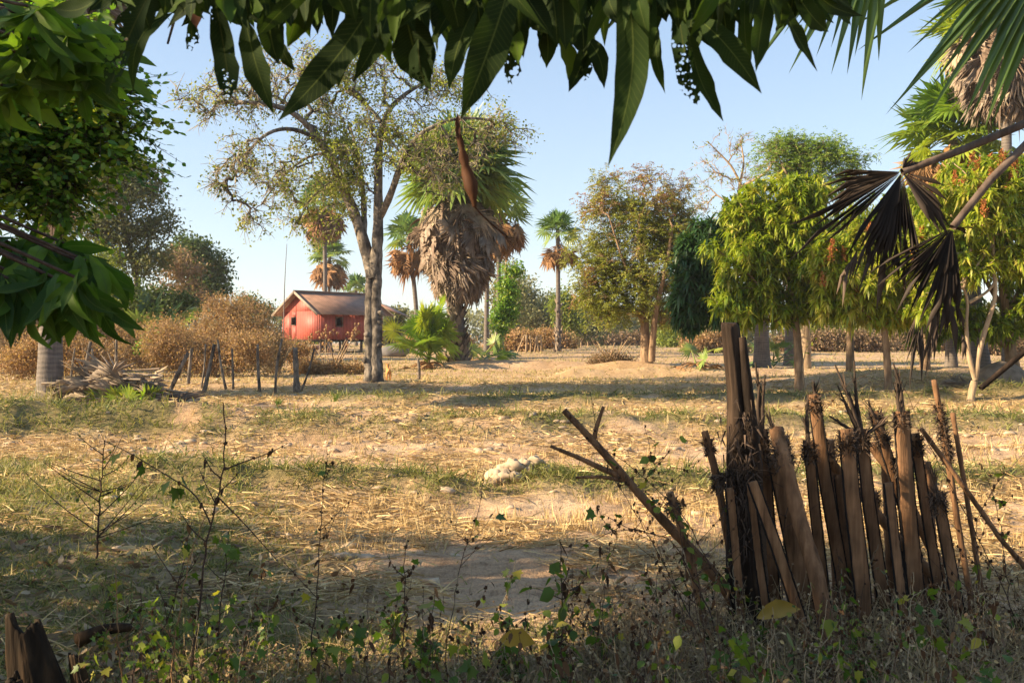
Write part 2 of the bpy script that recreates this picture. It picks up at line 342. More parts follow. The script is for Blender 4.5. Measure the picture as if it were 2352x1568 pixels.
def plain(name, c, rough=.7, vary=.25, scale=3, spec=.3, stretch=None):
    m, nt, N, L, bs, out = newmat(name)
    nz = noise(nt, scale, 5, stretch=stretch); rp = ramp(nt, [tuple(q * (1 - vary) for q in c), tuple(q * (1 + vary) for q in c)], [.3, .7])
    L.new(nz.outputs[0], rp.inputs[0]); L.new(rp.outputs[0], bs.inputs['Base Color']); bs.inputs['Roughness'].default_value = rough; bs.inputs['Specular IOR Level'].default_value = spec
    return m
def groundmat():
    m, nt, N, L, bs, out = newmat('ground_soil')
    n1 = noise(nt, .8, 8, rough=.6); n2 = noise(nt, 9, 6, rough=.7); n3 = noise(nt, 60, 4, rough=.7, stretch=(1, .45, 1)); n4 = noise(nt, .18, 5)
    rp = ramp(nt, [(.33, .21, .12), (.48, .325, .20), (.60, .44, .29)], [.30, .5, .72]); L.new(n1.outputs[0], rp.inputs[0])
    r2 = ramp(nt, [(.60, .57, .55), (1, 1, 1), (1.2, 1.18, 1.15)], [.28, .5, .75]); L.new(n2.outputs[0], r2.inputs[0])
    c = mixc(nt, rp.outputs[0], r2.outputs[0], 1, 'MULTIPLY')
    r3 = ramp(nt, [(.55, .5, .48), (1, 1, 1), (1.3, 1.22, 1.05)], [.3, .5, .7]); L.new(n3.outputs[0], r3.inputs[0])
    c = mixc(nt, c, r3.outputs[0], .8, 'MULTIPLY')
    # straw-coloured cover further out
    r4 = ramp(nt, [(0, 0, 0), (1, 1, 1)], [.40, .58]); L.new(n4.outputs[0], r4.inputs[0])
    c = mixc(nt, c, (.40, .27, .12), mmath(nt, 'MULTIPLY', mmath(nt, 'MULTIPLY', r4.outputs[0], .55), attr(nt, 'rnd').outputs['Fac']))
    g = attr(nt, 'across').outputs['Fac']
    gn = ramp(nt, [(.10, .095, .035), (.20, .17, .07)], [.35, .65]); L.new(n2.outputs[0], gn.inputs[0])
    c = mixc(nt, c, gn.outputs[0], mmath(nt, 'MULTIPLY', g, .85))
    L.new(c, bs.inputs['Base Color']); bs.inputs['Roughness'].default_value = .95; bs.inputs['Specular IOR Level'].default_value = .1
    h = mmath(nt, 'ADD', n2.outputs[0], mmath(nt, 'MULTIPLY', n3.outputs[0], .35)); bump(nt, h, bs, .06, .8); return m
M['ground'] = groundmat()
M['clod'] = plain('pale_clay', (.42, .32, .22), .95, .25, 9, .1)

# ---------------------------------------------------------------- ground (one sheet to the horizon)
def build_ground():
    ys = np.concatenate([np.linspace(-12, 3.5, 40), np.geomspace(3.6, 60, 620), np.geomspace(61, 3000, 90)])
    ts = np.linspace(-1, 1, 641)
    X = ts[None] * (3.0 + .78 * np.maximum(ys, 0) + .0004 * np.maximum(ys, 0) ** 2)[:, None]
    X = np.where(ys[:, None] < 3.6, ts[None] * (6.0), X); X = np.where(np.abs(ts[None]) > .995, X * 3, X)
    Y = ys[:, None] + 0 * X; Z = gz(X, Y)
    v = np.stack([X, Y, Z], -1).reshape(-1, 3); nx = len(ts)
    i = np.arange(len(ys) - 1)[:, None] * nx; j = np.arange(nx - 1)[None]
    f = np.stack([i + j, i + j + 1, i + nx + j + 1, i + nx + j], -1).reshape(-1, 4)
    mb = MB(); a = np.zeros((len(v), 2)); a[:, 0] = greenness(v[:, 0], v[:, 1])
    cov = sstep(14, 30, v[:, 1]) * (1 - .9 * np.exp(-((v[:, 1] - 49) / 4) ** 2) * sstep(-4, 0, v[:, 0]))
    mb.add(v, f, cov, a)
    tag(mb.build('ground', M['ground'], smooth=True, loc=(0, 0, 0)), kind='structure')
build_ground()

def scatter(n, y0, y1, k=.6, x0=2.0, pw=1.0):
    """random ground points, density falling with distance"""
    u = rng.random(n); y = y0 * (y1 / y0) ** (u ** pw); hw = x0 + k * y
    x = (rng.random(n) * 2 - 1) * hw
    return x, y
def build_cover():
    # lying straw
    mb = MB(); x, y = scatter(170000, 4.6, 34, .58, 1.2, .8)
    g = greenness(x, y); keep = (rng.random(len(x)) > g * .75) & (fbm(x * 1.2, y * 1.2, 41) * 1.5 + .30 * rng.random(len(x)) > .84) & ((y > 6.2) | (rng.random(len(x)) < .4))
    x, y = x[keep], y[keep]; n = len(x); a = rng.normal(0, 1.0, n) + np.where(rng.random(n) < .5, 0, np.pi)
    d = np.stack([np.cos(a), np.sin(a), rng.normal(.05, .16, n)], 1); L = rng.uniform(.05, .27, n) * (1 + y * .012)
    pos = np.stack([x, y, gz(x, y) + .008 + rng.random(n) ** 2 * .06], 1)
    leaves(mb, pos, d, L, .0055 + y * .00075, 'blade', r=np.clip(rng.normal(.5, .3, n), 0, 1), droop=.08)
    tag(mb.build('straw', M['straw'], loc=(0, 0, 0)), kind='stuff')
    # standing stubble in clumps
    mb = MB(); cx, cy = scatter(5200, 6.6, 38, .58, 1.0, .8)
    g = greenness(cx, cy); kp = (g < .4) & (fbm(cx * .7, cy * .7, 55) > .46); cx, cy = cx[kp], cy[kp]
    m = 9; x = np.repeat(cx, m) + rng.normal(0, .035, len(cx) * m); y = np.repeat(cy, m) + rng.normal(0, .035, len(cx) * m); n = len(x)
    d = nrm(np.stack([rng.normal(0, .28, n), rng.normal(0, .28, n), np.ones(n)], 1)); L = np.repeat(rng.uniform(.07, .24, len(cx)), m) * rng.uniform(.5, 1.2, n)
    leaves(mb, np.stack([x, y, gz(x, y) - .01], 1), d, L, .006 + y * .00035, 'blade', r=np.clip(rng.normal(.65, .25, n), 0, 1), droop=.1)
    tag(mb.build('rice_stubble', M['straw'], loc=(0, 0, 0)), kind='stuff')
    # grass: green on the banks, dry elsewhere
    mb = MB()
    for n0, ya, yb, wsc in ((260000, 4.3, 21, 1), (150000, 20, 60, 1), (40000, 60, 130, 1)):
        cx, cy = scatter(n0, ya, yb, .58, 1.4)
        g = greenness(cx, cy)
        gl = np.where(cy > 27, .22 + .35 * sstep(.42, .6, fbm(cx * .35, cy * .5, 77)), 0)
        bare = np.exp(-((cy - 49.5) / 4.5) ** 2) * sstep(-6, -1, cx)
        keep = rng.random(n0) < (.35 + 1.3 * sstep(.4, .6, fbm(cx * 4, cy * 4, 19))) * np.clip(g + gl + np.where(cy < 5.6, .2, 0), .015, 1) * (1 - .93 * bare)
        x, y, g = cx[keep], cy[keep], g[keep]; n = len(x)
        x = x + rng.normal(0, .02, n); d = nrm(np.stack([rng.normal(0, .7, n), rng.normal(0, .7, n), np.ones(n)], 1))
        L = rng.uniform(.035, .13, n) * (1 + .5 * fbm(x, y, 12)) * (1 + y * .022) * (1 + (1.0 * (y > 9.2) + .2) * g); rr = np.clip(1.02 - g * .5 + rng.normal(0, .22, n) - .2 * fbm(x * .8, y * .8, 91), 0, 1)
        leaves(mb, np.stack([x, y, gz(x, y) - .01], 1), d, L, .004 + y * .0007, 'blade', r=rr, droop=rng.uniform(.2, .9, n))
    tag(mb.build('grass', M['grass'], loc=(0, 0, 0)), kind='stuff')
    # fallen leaves near the camera
    mb = MB(); x, y = scatter(5200, 4.2, 8.0, .58, 1.0); kp = fbm(x, y, 61) + .5 * sstep(-1, -3, x) > .47; x, y = x[kp], y[kp]; n = len(x)
    a = rng.random(n) * 7; d = np.stack([np.cos(a), np.sin(a), rng.normal(0, .2, n)], 1)
    leaves(mb, np.stack([x, y, gz(x, y) + .02], 1), d, rng.uniform(.04, .15, n), rng.uniform(.02, .045, n), 'lance', r=np.clip(rng.normal(.4, .3, n), 0, 1), droop=-.15)
    tag(mb.build('leaf_litter', M['litter'], loc=(0, 0, 0)), kind='stuff')
    # clods of pale clay
    mb = MB(); x, y = scatter(7000, 6.5, 42, .58, .5, .8)
    wgt = np.exp(-((y - 29.5) / 1.4) ** 2) + .6 * np.exp(-((y - 15.3) / 1.0) ** 2) + .7 * np.exp(-((y - 22.8) / .9) ** 2) + .08
    kp = rng.random(7000) < wgt * .8; x, y = x[kp], y[kp]
    for a, b in zip(x, y): blob(mb, (a, b, gz(a, b) + .005), rng.uniform(.012, .05) * (1 + b * .018), 1.0, 5, sq=(1.5, 1, .6))
    tag(mb.build('clay_clods', M['clod'], loc=(0, 0, 0), smooth=False), kind='stuff')
build_cover()

# ---------------------------------------------------------------- trees
def grow(trunks, attrs, k=.25, arch=.12, jit=.06, minz=None, mids=3):
    """trunks: list of node paths; attrs: points to reach. Returns nodes, chains (N,K), node use counts."""
    nodes = []; par = []; free = []; plen = []
    for path, radii, skip in trunks:
        path = np.asarray(path, float); base = -1
        if nodes:
            dd = np.linalg.norm(np.array(nodes) - path[0], axis=1); base = int(dd.argmin())
        for i, p in enumerate(path):
            par.append(base if i == 0 else len(nodes) - 1)
            plen.append(0 if not nodes or par[-1] < 0 else plen[par[-1]] + np.linalg.norm(p - nodes[par[-1]]))
            free.append(i >= skip); nodes.append(p)
    n0 = len(nodes); A = len(attrs); K = mids + 1
    NN = np.zeros((n0 + A * K, 3)); NN[:n0] = nodes; PL = np.zeros(len(NN)); PL[:n0] = plen
    FR = np.zeros(len(NN), bool); FR[:n0] = free; PR = np.full(len(NN), -1); PR[:n0] = par
    d0 = np.array([np.min(np.linalg.norm(NN[:n0][FR[:n0]] - a, axis=1)) for a in attrs]); attrs = attrs[np.argsort(d0)]
    n = n0; chains = np.zeros((A, K + 1), int)
    for c, a in enumerate(attrs):
        dd = np.linalg.norm(NN[:n] - a, axis=1) + k * PL[:n] + np.where(NN[:n, 2] > a[2] + .3, .35 * (NN[:n, 2] - a[2]) * .5, 0)
        dd[~FR[:n]] = 1e9; j = int(dd.argmin()); b = NN[j]; ln = np.linalg.norm(a - b)
        t = np.arange(1, K + 1) / K; pts = b + (a - b) * t[:, None]
        pts[:, 2] += arch * ln * np.sin(t * np.pi) ; pts[:-1] += rng.normal(0, jit * ln, (K - 1, 3))
        NN[n:n + K] = pts; PR[n] = j; PR[n + 1:n + K] = np.arange(n, n + K - 1); PL[n:n + K] = PL[j] + ln * t; FR[n:n + K] = True
        chains[c, 0] = j; chains[c, 1:] = np.arange(n, n + K); n += K
    cnt = np.zeros(len(NN)); cnt[chains[:, -1]] = 1
    for i in range(len(NN) - 1, 0, -1):
        if PR[i] >= 0: cnt[PR[i]] += cnt[i]
    return NN, chains, cnt, n0
def lobe_pts(lobes, d, n, dep=1.0, shell=.55):
    ws = np.array([l[2] * l[3] for l in lobes], float); ws /= ws.sum(); out = []
    for l, wq in zip(lobes, ws):
        m = max(3, int(n * wq)); px, py, rx, ry = l[:4]; dd = d + (l[4] if len(l) > 4 else 0)
        u = rdir(m) * (rng.random(m)[:, None] ** (1 - shell) ); s = dd / F
        ph = rng.random(3) * 20; nrad = np.linalg.norm(u, axis=1); un = u / nrad[:, None]; u = u * (.45 + 1.2 * fbm(un[:, 0] * 2.2 + ph[0] + un[:, 1] * 1.1, un[:, 2] * 2.2 + ph[1] - un[:, 1] * .9, 3))[:, None]
        c = P(px, py, dd); out.append(c + u * [rx * s, dep * min(rx, ry * 1.3) * s, ry * s])
    return np.concatenate(out)
def wood(mb, NN, chains, cnt, r0, ex=2.2, sides=5, rmax=None, r=None):
    rad = r0 * np.maximum(cnt, 1) ** (1 / ex)
    Rr = rad[chains].copy(); Rr[:, 0] = np.minimum(Rr[:, 0], Rr[:, 1] * 1.25)
    if rmax is not None: Rr = np.minimum(Rr, rmax)
    tubes(mb, NN[chains], Rr, sides, r=(rng.random(len(chains)) if r is None else r))
def tips_of(NN, chains, which=(2, 3, 4)):
    pts = []; drs = []
    for k in which:
        if k >= chains.shape[1]: continue
        pts.append(NN[chains[:, k]]); drs.append(NN[chains[:, k]] - NN[chains[:, k - 1]])
    return np.concatenate(pts), nrm(np.concatenate(drs))
def cluster(mb, pts, per, rad, L, W, templ='fold', droop=.2, zb=0, rbias=0, sq=1.0, rv=.3):
    n = len(pts) * per; c = np.repeat(pts, per, 0) + rng.normal(size=(n, 3)) * [rad, rad, rad * sq] * .6
    cr = np.repeat(np.clip(rng.normal(.5 + rbias, .22, len(pts)), 0, 1), per)
    leaves(mb, c, rdir(n, zb), L * rng.uniform(.6, 1.3, n), W * rng.uniform(.7, 1.3, n), templ, r=np.clip(cr + rng.normal(0, rv * .6, n), 0, 1), droop=droop)
def whorls(mb, pts, drs, per, L, W, droop=.55, rbias=0, templ='lance'):
    n = len(pts); N = n * per; a = np.tile(np.arange(per) * 2.4, n) + np.repeat(rng.random(n) * 6, per)
    ax = nrm(drs + [0, 0, .5]); u = nrm(np.cross(ax, nrm(rng.normal(size=(n, 3))))); v = np.cross(ax, u)
    ax, u, v = (np.repeat(q, per, 0) for q in (ax, u, v)); el = rng.normal(.35, .42, N)[:, None]
    d = np.cos(el) * (np.cos(a)[:, None] * u + np.sin(a)[:, None] * v) + np.sin(el) * ax
    pos = np.repeat(pts, per, 0) - ax * rng.random((N, 1)) * L * .5
    cr = np.repeat(np.clip(rng.normal(.5 + rbias, .27, n), 0, 1), per)
    leaves(mb, pos, d, L * rng.uniform(.5, 1.3, N), W * rng.uniform(.8, 1.2, N), templ, r=np.clip(cr + rng.normal(0, .12, N), 0, 1), droop=rng.normal(droop, .28, N), up=nrm(np.tile([0, 0, 1.], (N, 1)) + rng.normal(0, .25, (N, 3))))

def simple_tree(name, label, cat, basepx, d, lobes, mat, barkm, n=120, per=14, rad=.5, L=.3, W=.14, templ='dia', tr=.16, group=None, r0=.02, arch=.05, lean=None, twigs=True, zb=0, droop=.1, k=.3, dep=1.0, skip=2, dz=0, sq=.8, rbias=0):
    b = G(basepx, d); b[2] += dz
    top = P(lobes[0][0], lobes[0][1], d + (lobes[0][4] if len(lobes[0]) > 4 else 0))
    mid = (b + top) / 2 + [rng.normal(0, .25), rng.normal(0, .2), 0] if lean is None else P(lean[0], lean[1], d)
    path = smooth_path([b - [0, 0, .2], mid * .55 + b * .45, mid, top], 7)
    t = thing(name, label, cat, b, group)
    A = lobe_pts(lobes, d, n, dep); A[:, 2] = np.maximum(A[:, 2], b[2] + .3)
    NN, ch, cnt, n0 = grow([(path, None, skip)], A, k=k, arch=arch)
    mb = MB(); tubes(mb, path, np.linspace(tr, tr * .3, 7), 8); wood(mb, NN, ch, cnt, r0, rmax=tr * .55)
    mb.build('trunk', barkm, t, smooth=True)
    lf = MB(); pts, dr = tips_of(NN, ch, (3, 4)); cluster(lf, pts, per, rad, L, W, templ, droop, zb, sq=sq, rbias=rbias)
    lf.build('crown', mat, t)
    return t

# ---- palms
def fan(mb, hub, d, nrml, Rf, nseg=26, spread=150, droop=.15, rv=.5, split=.5, tw=0., ragged=.12, fold=.1):
    """a fan leaf: pleated blades round a hub; d = centre line, nrml = face normal"""
    d = nrm(d); sd = nrm(np.cross(d, nrml)); nm = np.cross(sd, d)
    a = np.linspace(-R(spread), R(spread), nseg); ha = R(spread) / (nseg - 1) * 1.04
    Lr = Rf * (.75 + .25 * np.cos(a * .6)) * rng.uniform(1 - ragged * 1.5, 1 + ragged, nseg)
    def dr(an): return np.cos(an)[:, None] * d + np.sin(an)[:, None] * sd
    c0 = hub + dr(a) * Rf * .03; Lf = hub + dr(a - ha) * (Lr * split)[:, None]; Rt = hub + dr(a + ha) * (Lr * split)[:, None]
    Ce = hub + dr(a) * (Lr * split)[:, None] + nm * Rf * fold * .35; T = hub + dr(a + rng.normal(0, .03, nseg)) * Lr[:, None]
    bow = (nm * Rf * tw)
    v = np.stack([c0, Lf + bow * .3, Ce + bow * .3, Rt + bow * .3, T + bow], 1)
    rr = np.linalg.norm(v - hub, axis=2) / Rf; kd = droop * rng.uniform(.5, 1.6, nseg)
    v[:, :, 2] -= kd[:, None] * rr ** 2.2 * Rf
    base = (np.arange(nseg) * 5)[:, None, None]
    f = (base + np.array([[0, 1, 2], [0, 2, 3], [1, 4, 2], [2, 4, 3]])[None]).reshape(-1, 3)
    mb.add(v.reshape(-1, 3), f, np.repeat(np.clip(rv + rng.normal(0, .09, nseg), 0, 1), 5))
def frond(mb, o, d, Lp, Rf, droop=.15, rv=.5, nseg=24, pd=.25, spread=140, dead=False):
    """petiole plus fan from o in direction d; the petiole sags"""
    d = nrm(d); t = np.linspace(0, 1, 5)[:, None]; pt = o + d * Lp * t; pt[:, 2] -= (pd * Lp * t ** 2)[:, 0]
    tubes(mb, pt, np.linspace(.035, .018, 5), 4, r=min(1, rv + .15))
    e = nrm(pt[-1] - pt[-2]); up = np.array([0, 0, 1.]) + rng.normal(0, .45, 3)
    if dead: e = nrm(e + [0, 0, -.6]); up = nrm(o - pt[-1]) * [-1, -1, 0] + rng.normal(0, .5, 3) + [0, 0, .2]
    side = np.cross(e, up); nm = np.cross(side, e)
    fan(mb, pt[-1], e, nm, Rf, nseg, spread if not dead else rng.uniform(45, 100), droop, rv, rng.uniform(.42, .6) if not dead else rng.uniform(.3, .7), tw=rng.normal(0, .15), ragged=.1 if not dead else .3, fold=.1 if not dead else .3)
def palm(label, basepx, d, top, crownR, skirt=None, tr=.22, ng=26, nd=20, basez=0, group=None, nseg=22, boots=None, gm='fan_green', dm='fan_tan', trunk_top_r=None, Lp=.5, gel=(-25, 85), dead_el=(-85, -20), basept=None, fr=.52, skz=None, dl=.5, df=.44):
    b = G(basepx, d) if basept is None else np.array(basept, float); tp = P(top[0], top[1], d)
    t = thing('palm_tree', label, 'palm tree', b, group)
    path = smooth_path([b - [0, 0, .3], b * .5 + tp * .5 + [rng.normal(0, .06), 0, 0], tp], 16)
    zz = np.linspace(0, 1, 16); rad = tr * (1 + .45 * np.exp(-zz * 14)) * np.interp(zz, [0, .4, 1], [1, .8, .72])
    mb = MB(); tubes(mb, path, rad, 16); mb.build('trunk', M['palm_trunk'], t, smooth=True)
    if boots:   # old leaf bases wrapped round the trunk from boots[0] to boots[1] (fractions of its height)
        mb = MB(); nb = boots[2]; q = rng.uniform(boots[0], boots[1], nb); a = rng.random(nb) * 2 * np.pi
        c = np.stack([np.interp(q, zz, path[:, k]) for k in range(3)], 1); rr = np.interp(q, zz, rad)
        o = np.stack([np.cos(a), np.sin(a), 0 * a], 1); dirs = nrm(o * .55 + [0, 0, 1] + rng.normal(0, .12, (nb, 3)))
        leaves(mb, c + o * rr[:, None] * .95, dirs, rng.uniform(.35, .7, nb) * boots[3], rng.uniform(.2, .34, nb) * boots[3], 'lance', r=rng.random(nb), droop=-.05, up=o)
        mb.build('leaf_bases', M['boot'], t)
    mg = MB(); md = MB()
    for i in range(ng):
        az = i * 2.4 + rng.normal(0, .2); el = R(gel[0] + (gel[1] - gel[0]) * ((i + .5) / ng) ** .8)
        dd = np.array([math.cos(az) * math.cos(el), math.sin(az) * math.cos(el), math.sin(el)])
        frond(mg, tp + [0, 0, rng.uniform(-.3, .2) * crownR * .3], dd, crownR * Lp * rng.uniform(.8, 1.15), crownR * fr * rng.uniform(.85, 1.15), .22, np.clip(.75 - .6 * (i / ng) + rng.normal(0, .1), 0, 1), nseg, .12)
    mg.build('green_fronds', M[gm], t)
    if skirt:   # (top z, bottom z, top radius, bottom radius, count, fan radius) hanging fans round the trunk
        z1, z2, r1_, r2_, ns_, fs_ = skirt
        for i in range(ns_):
            az = i * 2.4 + rng.normal(0, .3); q = rng.random(); rr_ = np.interp(q, [0, .25, 1], [r1_ * .8, r1_, r2_]) * rng.uniform(.55, 1.05); rad_ = np.array([math.cos(az), math.sin(az), 0])
            c = tp + [0, 0, z1 + (z2 - z1) * q]; hub = c + rad_ * rr_; o = c + rad_ * .1 + [0, 0, rr_ * rng.uniform(.1, .7)]
            tubes(md, smooth_path([o, (o + hub) / 2 + [0, 0, .18 * rr_], hub], 5), np.linspace(.035, .015, 5), 4, r=.3)
            dd = nrm(rad_ * rng.uniform(.0, .65) + rng.normal(0, .18, 3) + [0, 0, -1]); fan(md, hub, dd, nrm(rad_ + rng.normal(0, .5, 3)), fs_ * rng.uniform(.7, 1.25), nseg, rng.uniform(30, 95), .05, np.clip(rng.normal(.5, .25) + (.25 if q < .2 else 0), 0, 1), rng.uniform(.3, .75), tw=rng.normal(-.1, .2), ragged=.28, fold=.45)
    for i in range(nd):
        az = i * 2.4 + rng.normal(0, .3); q = (i + .5) / nd
        z0 = 0 if skz is None else -q * skz
        el = R(dead_el[1] + (dead_el[0] - dead_el[1]) * (q if skz is None else rng.random() ** .6))
        dd = np.array([math.cos(az) * math.cos(el), math.sin(az) * math.cos(el), math.sin(el)])
        wdt = 1.0 if skz is None else np.interp(q, [0, .35, 1], [1, 1.1, .62])
        fm = mg if False else md
        frond(md, tp + [0, 0, z0 - .15], dd, crownR * dl * wdt * rng.uniform(.6, 1.15), crownR * df * rng.uniform(.75, 1.25), .45, np.clip(rng.normal(.5, .25), 0, 1), nseg, .35, dead=True)
    if nd or skirt: md.build('dead_fronds', M[dm], t)
    return t

# ================================================================ the red stilt house
M['red'] = plain('red_painted_sheet', (.42, .085, .055), .6, .10, 3, .3, (1, 1, .2))
def corr(mat, name, c, scale=14, vary=.15, dirz='X'):
    m, nt, N, L, bs, out = newmat(name)
    nz = noise(nt, 1.6, 5); rp = ramp(nt, [tuple(q * (1 - vary) for q in c), tuple(q * (1 + vary) for q in c)], [.35, .7])
    tc = N.new('ShaderNodeTexCoord'); wv = N.new('ShaderNodeTexWave'); wv.wave_type = 'BANDS'; wv.bands_direction = dirz; wv.inputs['Scale'].default_value = scale
    L.new(tc.outputs['UV'], wv.inputs['Vector']); L.new(nz.outputs[0], rp.inputs[0])
    rw = ramp(nt, [(.82, .82, .82), (1.05, 1.05, 1.05)]); L.new(wv.outputs[0], rw.inputs[0])
    L.new(mixc(nt, rp.outputs[0], rw.outputs[0], 1, 'MULTIPLY'), bs.inputs['Base Color']); bs.inputs['Roughness'].default_value = .6
    bump(nt, wv.outputs[0], bs, .02, .6); return m
M['wallred'] = corr(None, 'red_boards', (.36, .075, .055), 1.0, .16)
M['roof'] = corr(None, 'rusty_roof_sheet', (.23, .125, .08), 1.4, .25)
M['fascia'] = plain('grey_fascia', (.26, .21, .17), .8)
M['dark'] = plain('dark_interior', (.02, .015, .012), .9)  # near-black: the dimness indoors is put into this colour
M['housepost'] = barkmat('house_post', (.09, .06, .05), (.20, .15, .12), 5)
def quad_uv(mb_o, scale=1.0):
    """UV of a wall or roof mesh: metres along its run"""
    me = mb_o.data; uv = me.uv_layers.new(name='UV'); co = np.zeros(len(me.vertices) * 3); me.vertices.foreach_get('co', co); co = co.reshape(-1, 3)
    li = np.zeros(len(me.loops), int); me.loops.foreach_get('vertex_index', li); return uv, co, li
def build_house():
    a = R(45); Gd = np.array([-math.sin(a), math.cos(a), 0]); Ld = np.array([math.cos(a), math.sin(a), 0]); Z = np.array([0, 0, 1.])
    C = P(733, 787, 75.0); C[2] = 0; gx = float(gz(C[0], C[1]))
    zf, ze, zr, Wg, Ll = 1.83, 4.02, 5.46, 5.1, 6.0
    t = thing('stilt_house', 'small red house on stilts with a brown sheet roof behind the forked tree', 'house', (C[0], C[1], gx))
    nL = np.array([math.sin(a), -math.cos(a), 0]); nG = -Ld
    def W(g, l, z): return C + Gd * g + Ld * l + Z * z
    def setuv(o, ax):
        uv, co, li = quad_uv(o); s = co @ ax; q = np.zeros((len(li), 2)); q[:, 0] = s[li]; q[:, 1] = co[li, 2]; uv.data.foreach_set('uv', q.ravel())
    def slab(mb, pts, n, th=.06):
        p = np.array(pts); v = np.concatenate([p, p - n * th]); k = len(p)
        mb.add(v, [list(range(k))]) if k != 4 else mb.add(v, [[0, 1, 2, 3], [7, 6, 5, 4]])
        if k == 4: mb.f.append(np.array([[i, (i + 1) % 4, 4 + (i + 1) % 4, 4 + i] for i in range(4)])[:, ::-1] + mb.n - 8)
    # gable wall with window hole
    mb = MB(); gw0, gw1, wz0, wz1 = 3.15, 3.75, 3.0, 3.55
    for g0, g1, z0, z1 in ((0, gw0, zf, ze), (gw1, Wg, zf, ze), (gw0, gw1, zf, wz0), (gw0, gw1, wz1, ze)): slab(mb, [W(g0, 0, z0), W(g1, 0, z0), W(g1, 0, z1), W(g0, 0, z1)], nG)
    slab(mb, [W(0, .0, ze), W(Wg, .0, ze), W(Wg / 2 + .01, .0, zr), W(Wg / 2 - .01, .0, zr)], nG, .06)
    o = mb.build('gable_wall', M['wallred'], t); setuv(o, Gd)
    mb = MB(); lw0, lw1, vz0, vz1 = 1.55, 2.1, 2.88, 3.52
    for l0, l1, z0, z1 in ((0.06, lw0, zf, ze), (lw1, Ll, zf, ze), (lw0, lw1, zf, vz0), (lw0, lw1, vz1, ze)): slab(mb, [W(0, l0, z0), W(0, l1, z0), W(0, l1, z1), W(0, l0, z1)], nL)
    for l0, l1, z0, z1 in ((0.06, Ll, zf, ze),): slab(mb, [W(Wg, l0, z0), W(Wg, l1, z0), W(Wg, l1, z1), W(Wg, l0, z1)], -nL)
    o = mb.build('side_wall', M['wallred'], t); setuv(o, Ld)
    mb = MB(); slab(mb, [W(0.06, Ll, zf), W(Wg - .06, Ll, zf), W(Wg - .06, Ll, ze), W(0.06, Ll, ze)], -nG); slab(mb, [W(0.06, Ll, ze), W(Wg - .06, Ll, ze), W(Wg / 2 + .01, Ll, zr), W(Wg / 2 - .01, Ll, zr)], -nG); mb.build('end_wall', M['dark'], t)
    for (c, u, hw, hz, nn) in ((W((gw0 + gw1) / 2, 0, (wz0 + wz1) / 2), Gd, (gw1 - gw0) / 2, (wz1 - wz0) / 2, nG), (W(0, (lw0 + lw1) / 2, (vz0 + vz1) / 2), Ld, (lw1 - lw0) / 2, (vz1 - vz0) / 2, nL)):
        mb = MB()
        for sx, sz, ex, ez in ((-1, 0, .03, hz + .06), (1, 0, .03, hz + .06), (0, -1, hw, .03), (0, 1, hw, .03)):
            box(mb, c + u * sx * (hw + .03) + Z * sz * (hz + .03) + nn * .01, u * ex, nn * .03, Z * ez)
        wo = mb.build('window', M['housepost'], t)
        mb = MB(); box(mb, c - nn * .25 + u * hw * .5, u * hw * .5, nn * .02, Z * hz); mb.build('dark_recess', M['dark'], wo)  # dark box in the opening stands for the shade indoors
        wo.children[0].location = (0, 0, 0); 
    # floor
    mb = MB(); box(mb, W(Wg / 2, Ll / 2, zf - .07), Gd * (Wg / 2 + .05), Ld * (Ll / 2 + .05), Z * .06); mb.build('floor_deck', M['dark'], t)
    # roof: two slopes with overhang
    ov, oe = .55, .62; sl = (zr - ze) / (Wg / 2)
    def rp(g, l): return W(g, l, zr + .08 - abs(g - Wg / 2) * sl)
    mb = MB()
    for s in (-1, 1):
        g1 = Wg / 2 + s * (Wg / 2 + oe); e1 = np.array([rp(Wg / 2, -ov), rp(g1, -ov), rp(g1, Ll + ov), rp(Wg / 2, Ll + ov)])
        n = nrm(np.cross(e1[1] - e1[0], e1[3] - e1[0])); n = n * np.sign(n[2]); slab(mb, e1 if s > 0 else e1[::-1], n, .05)
    o = mb.build('roof', M['roof'], t); setuv(o, Ld * 1.0)
    for s in (-1, 1):
        for l in (-ov - .03, Ll + ov + .03):
            mb = MB()
            p0, p1 = rp(Wg / 2, l), rp(Wg / 2 + s * (Wg / 2 + oe), l); u = (p1 - p0) / 2; nz = nrm(np.cross(u, Ld)); nz = nz * np.sign(nz[2])
            box(mb, (p0 + p1) / 2 - nz * .04, u, Ld * .02, nz * .10); mb.build('bargeboard', M['fascia'], t)
    mb = MB(); tubes(mb, [rp(Wg / 2, -ov - .05) + Z * .02, rp(Wg / 2, Ll + ov + .05) + Z * .02], [.09, .09], 6); mb.build('ridge_cap', M['roof'], t)
    # lower lean-to roof seen past the far end
    q0 = W(-1.0, Ll + .1, ze - .05); mb = MB()
    slab(mb, [W(-.55, Ll + .4, ze + .12), W(-.75, Ll + 2.2, ze - .35), W(1.6, Ll + 2.2, ze + .5), W(1.6, Ll + .4, ze + .95)], np.array([0, 0, 1.]), .05)
    o = mb.build('lean_to_roof', M['roof'], t); setuv(o, Ld)
    # posts
    for g in (.15, Wg / 2, Wg - .15):
        for l in (.2, 2.0, 4.0, Ll - .2):
            b = W(g, l, 0); z0 = float(gz(b[0], b[1])) - .3; mb = MB()
            tubes(mb, [[b[0], b[1], z0], [b[0], b[1], zf - .1]], [.1, .09], 8); mb.build('post', M['housepost'], t, smooth=True)
    return t, W
house, HW = build_house()
M['metal'] = plain('grey_pole', (.16, .14, .13), .6)
mb = MB(); b = G(651, 77); tubes(mb, smooth_path([b, P(653, 640, 77), P(659, 560, 77)], 6), np.linspace(.06, .02, 6), 6)
tag(mb.build('antenna_pole', M['metal'], smooth=True, loc=b), 'tall thin bare pole rising beside the left gable of the red house', 'pole')

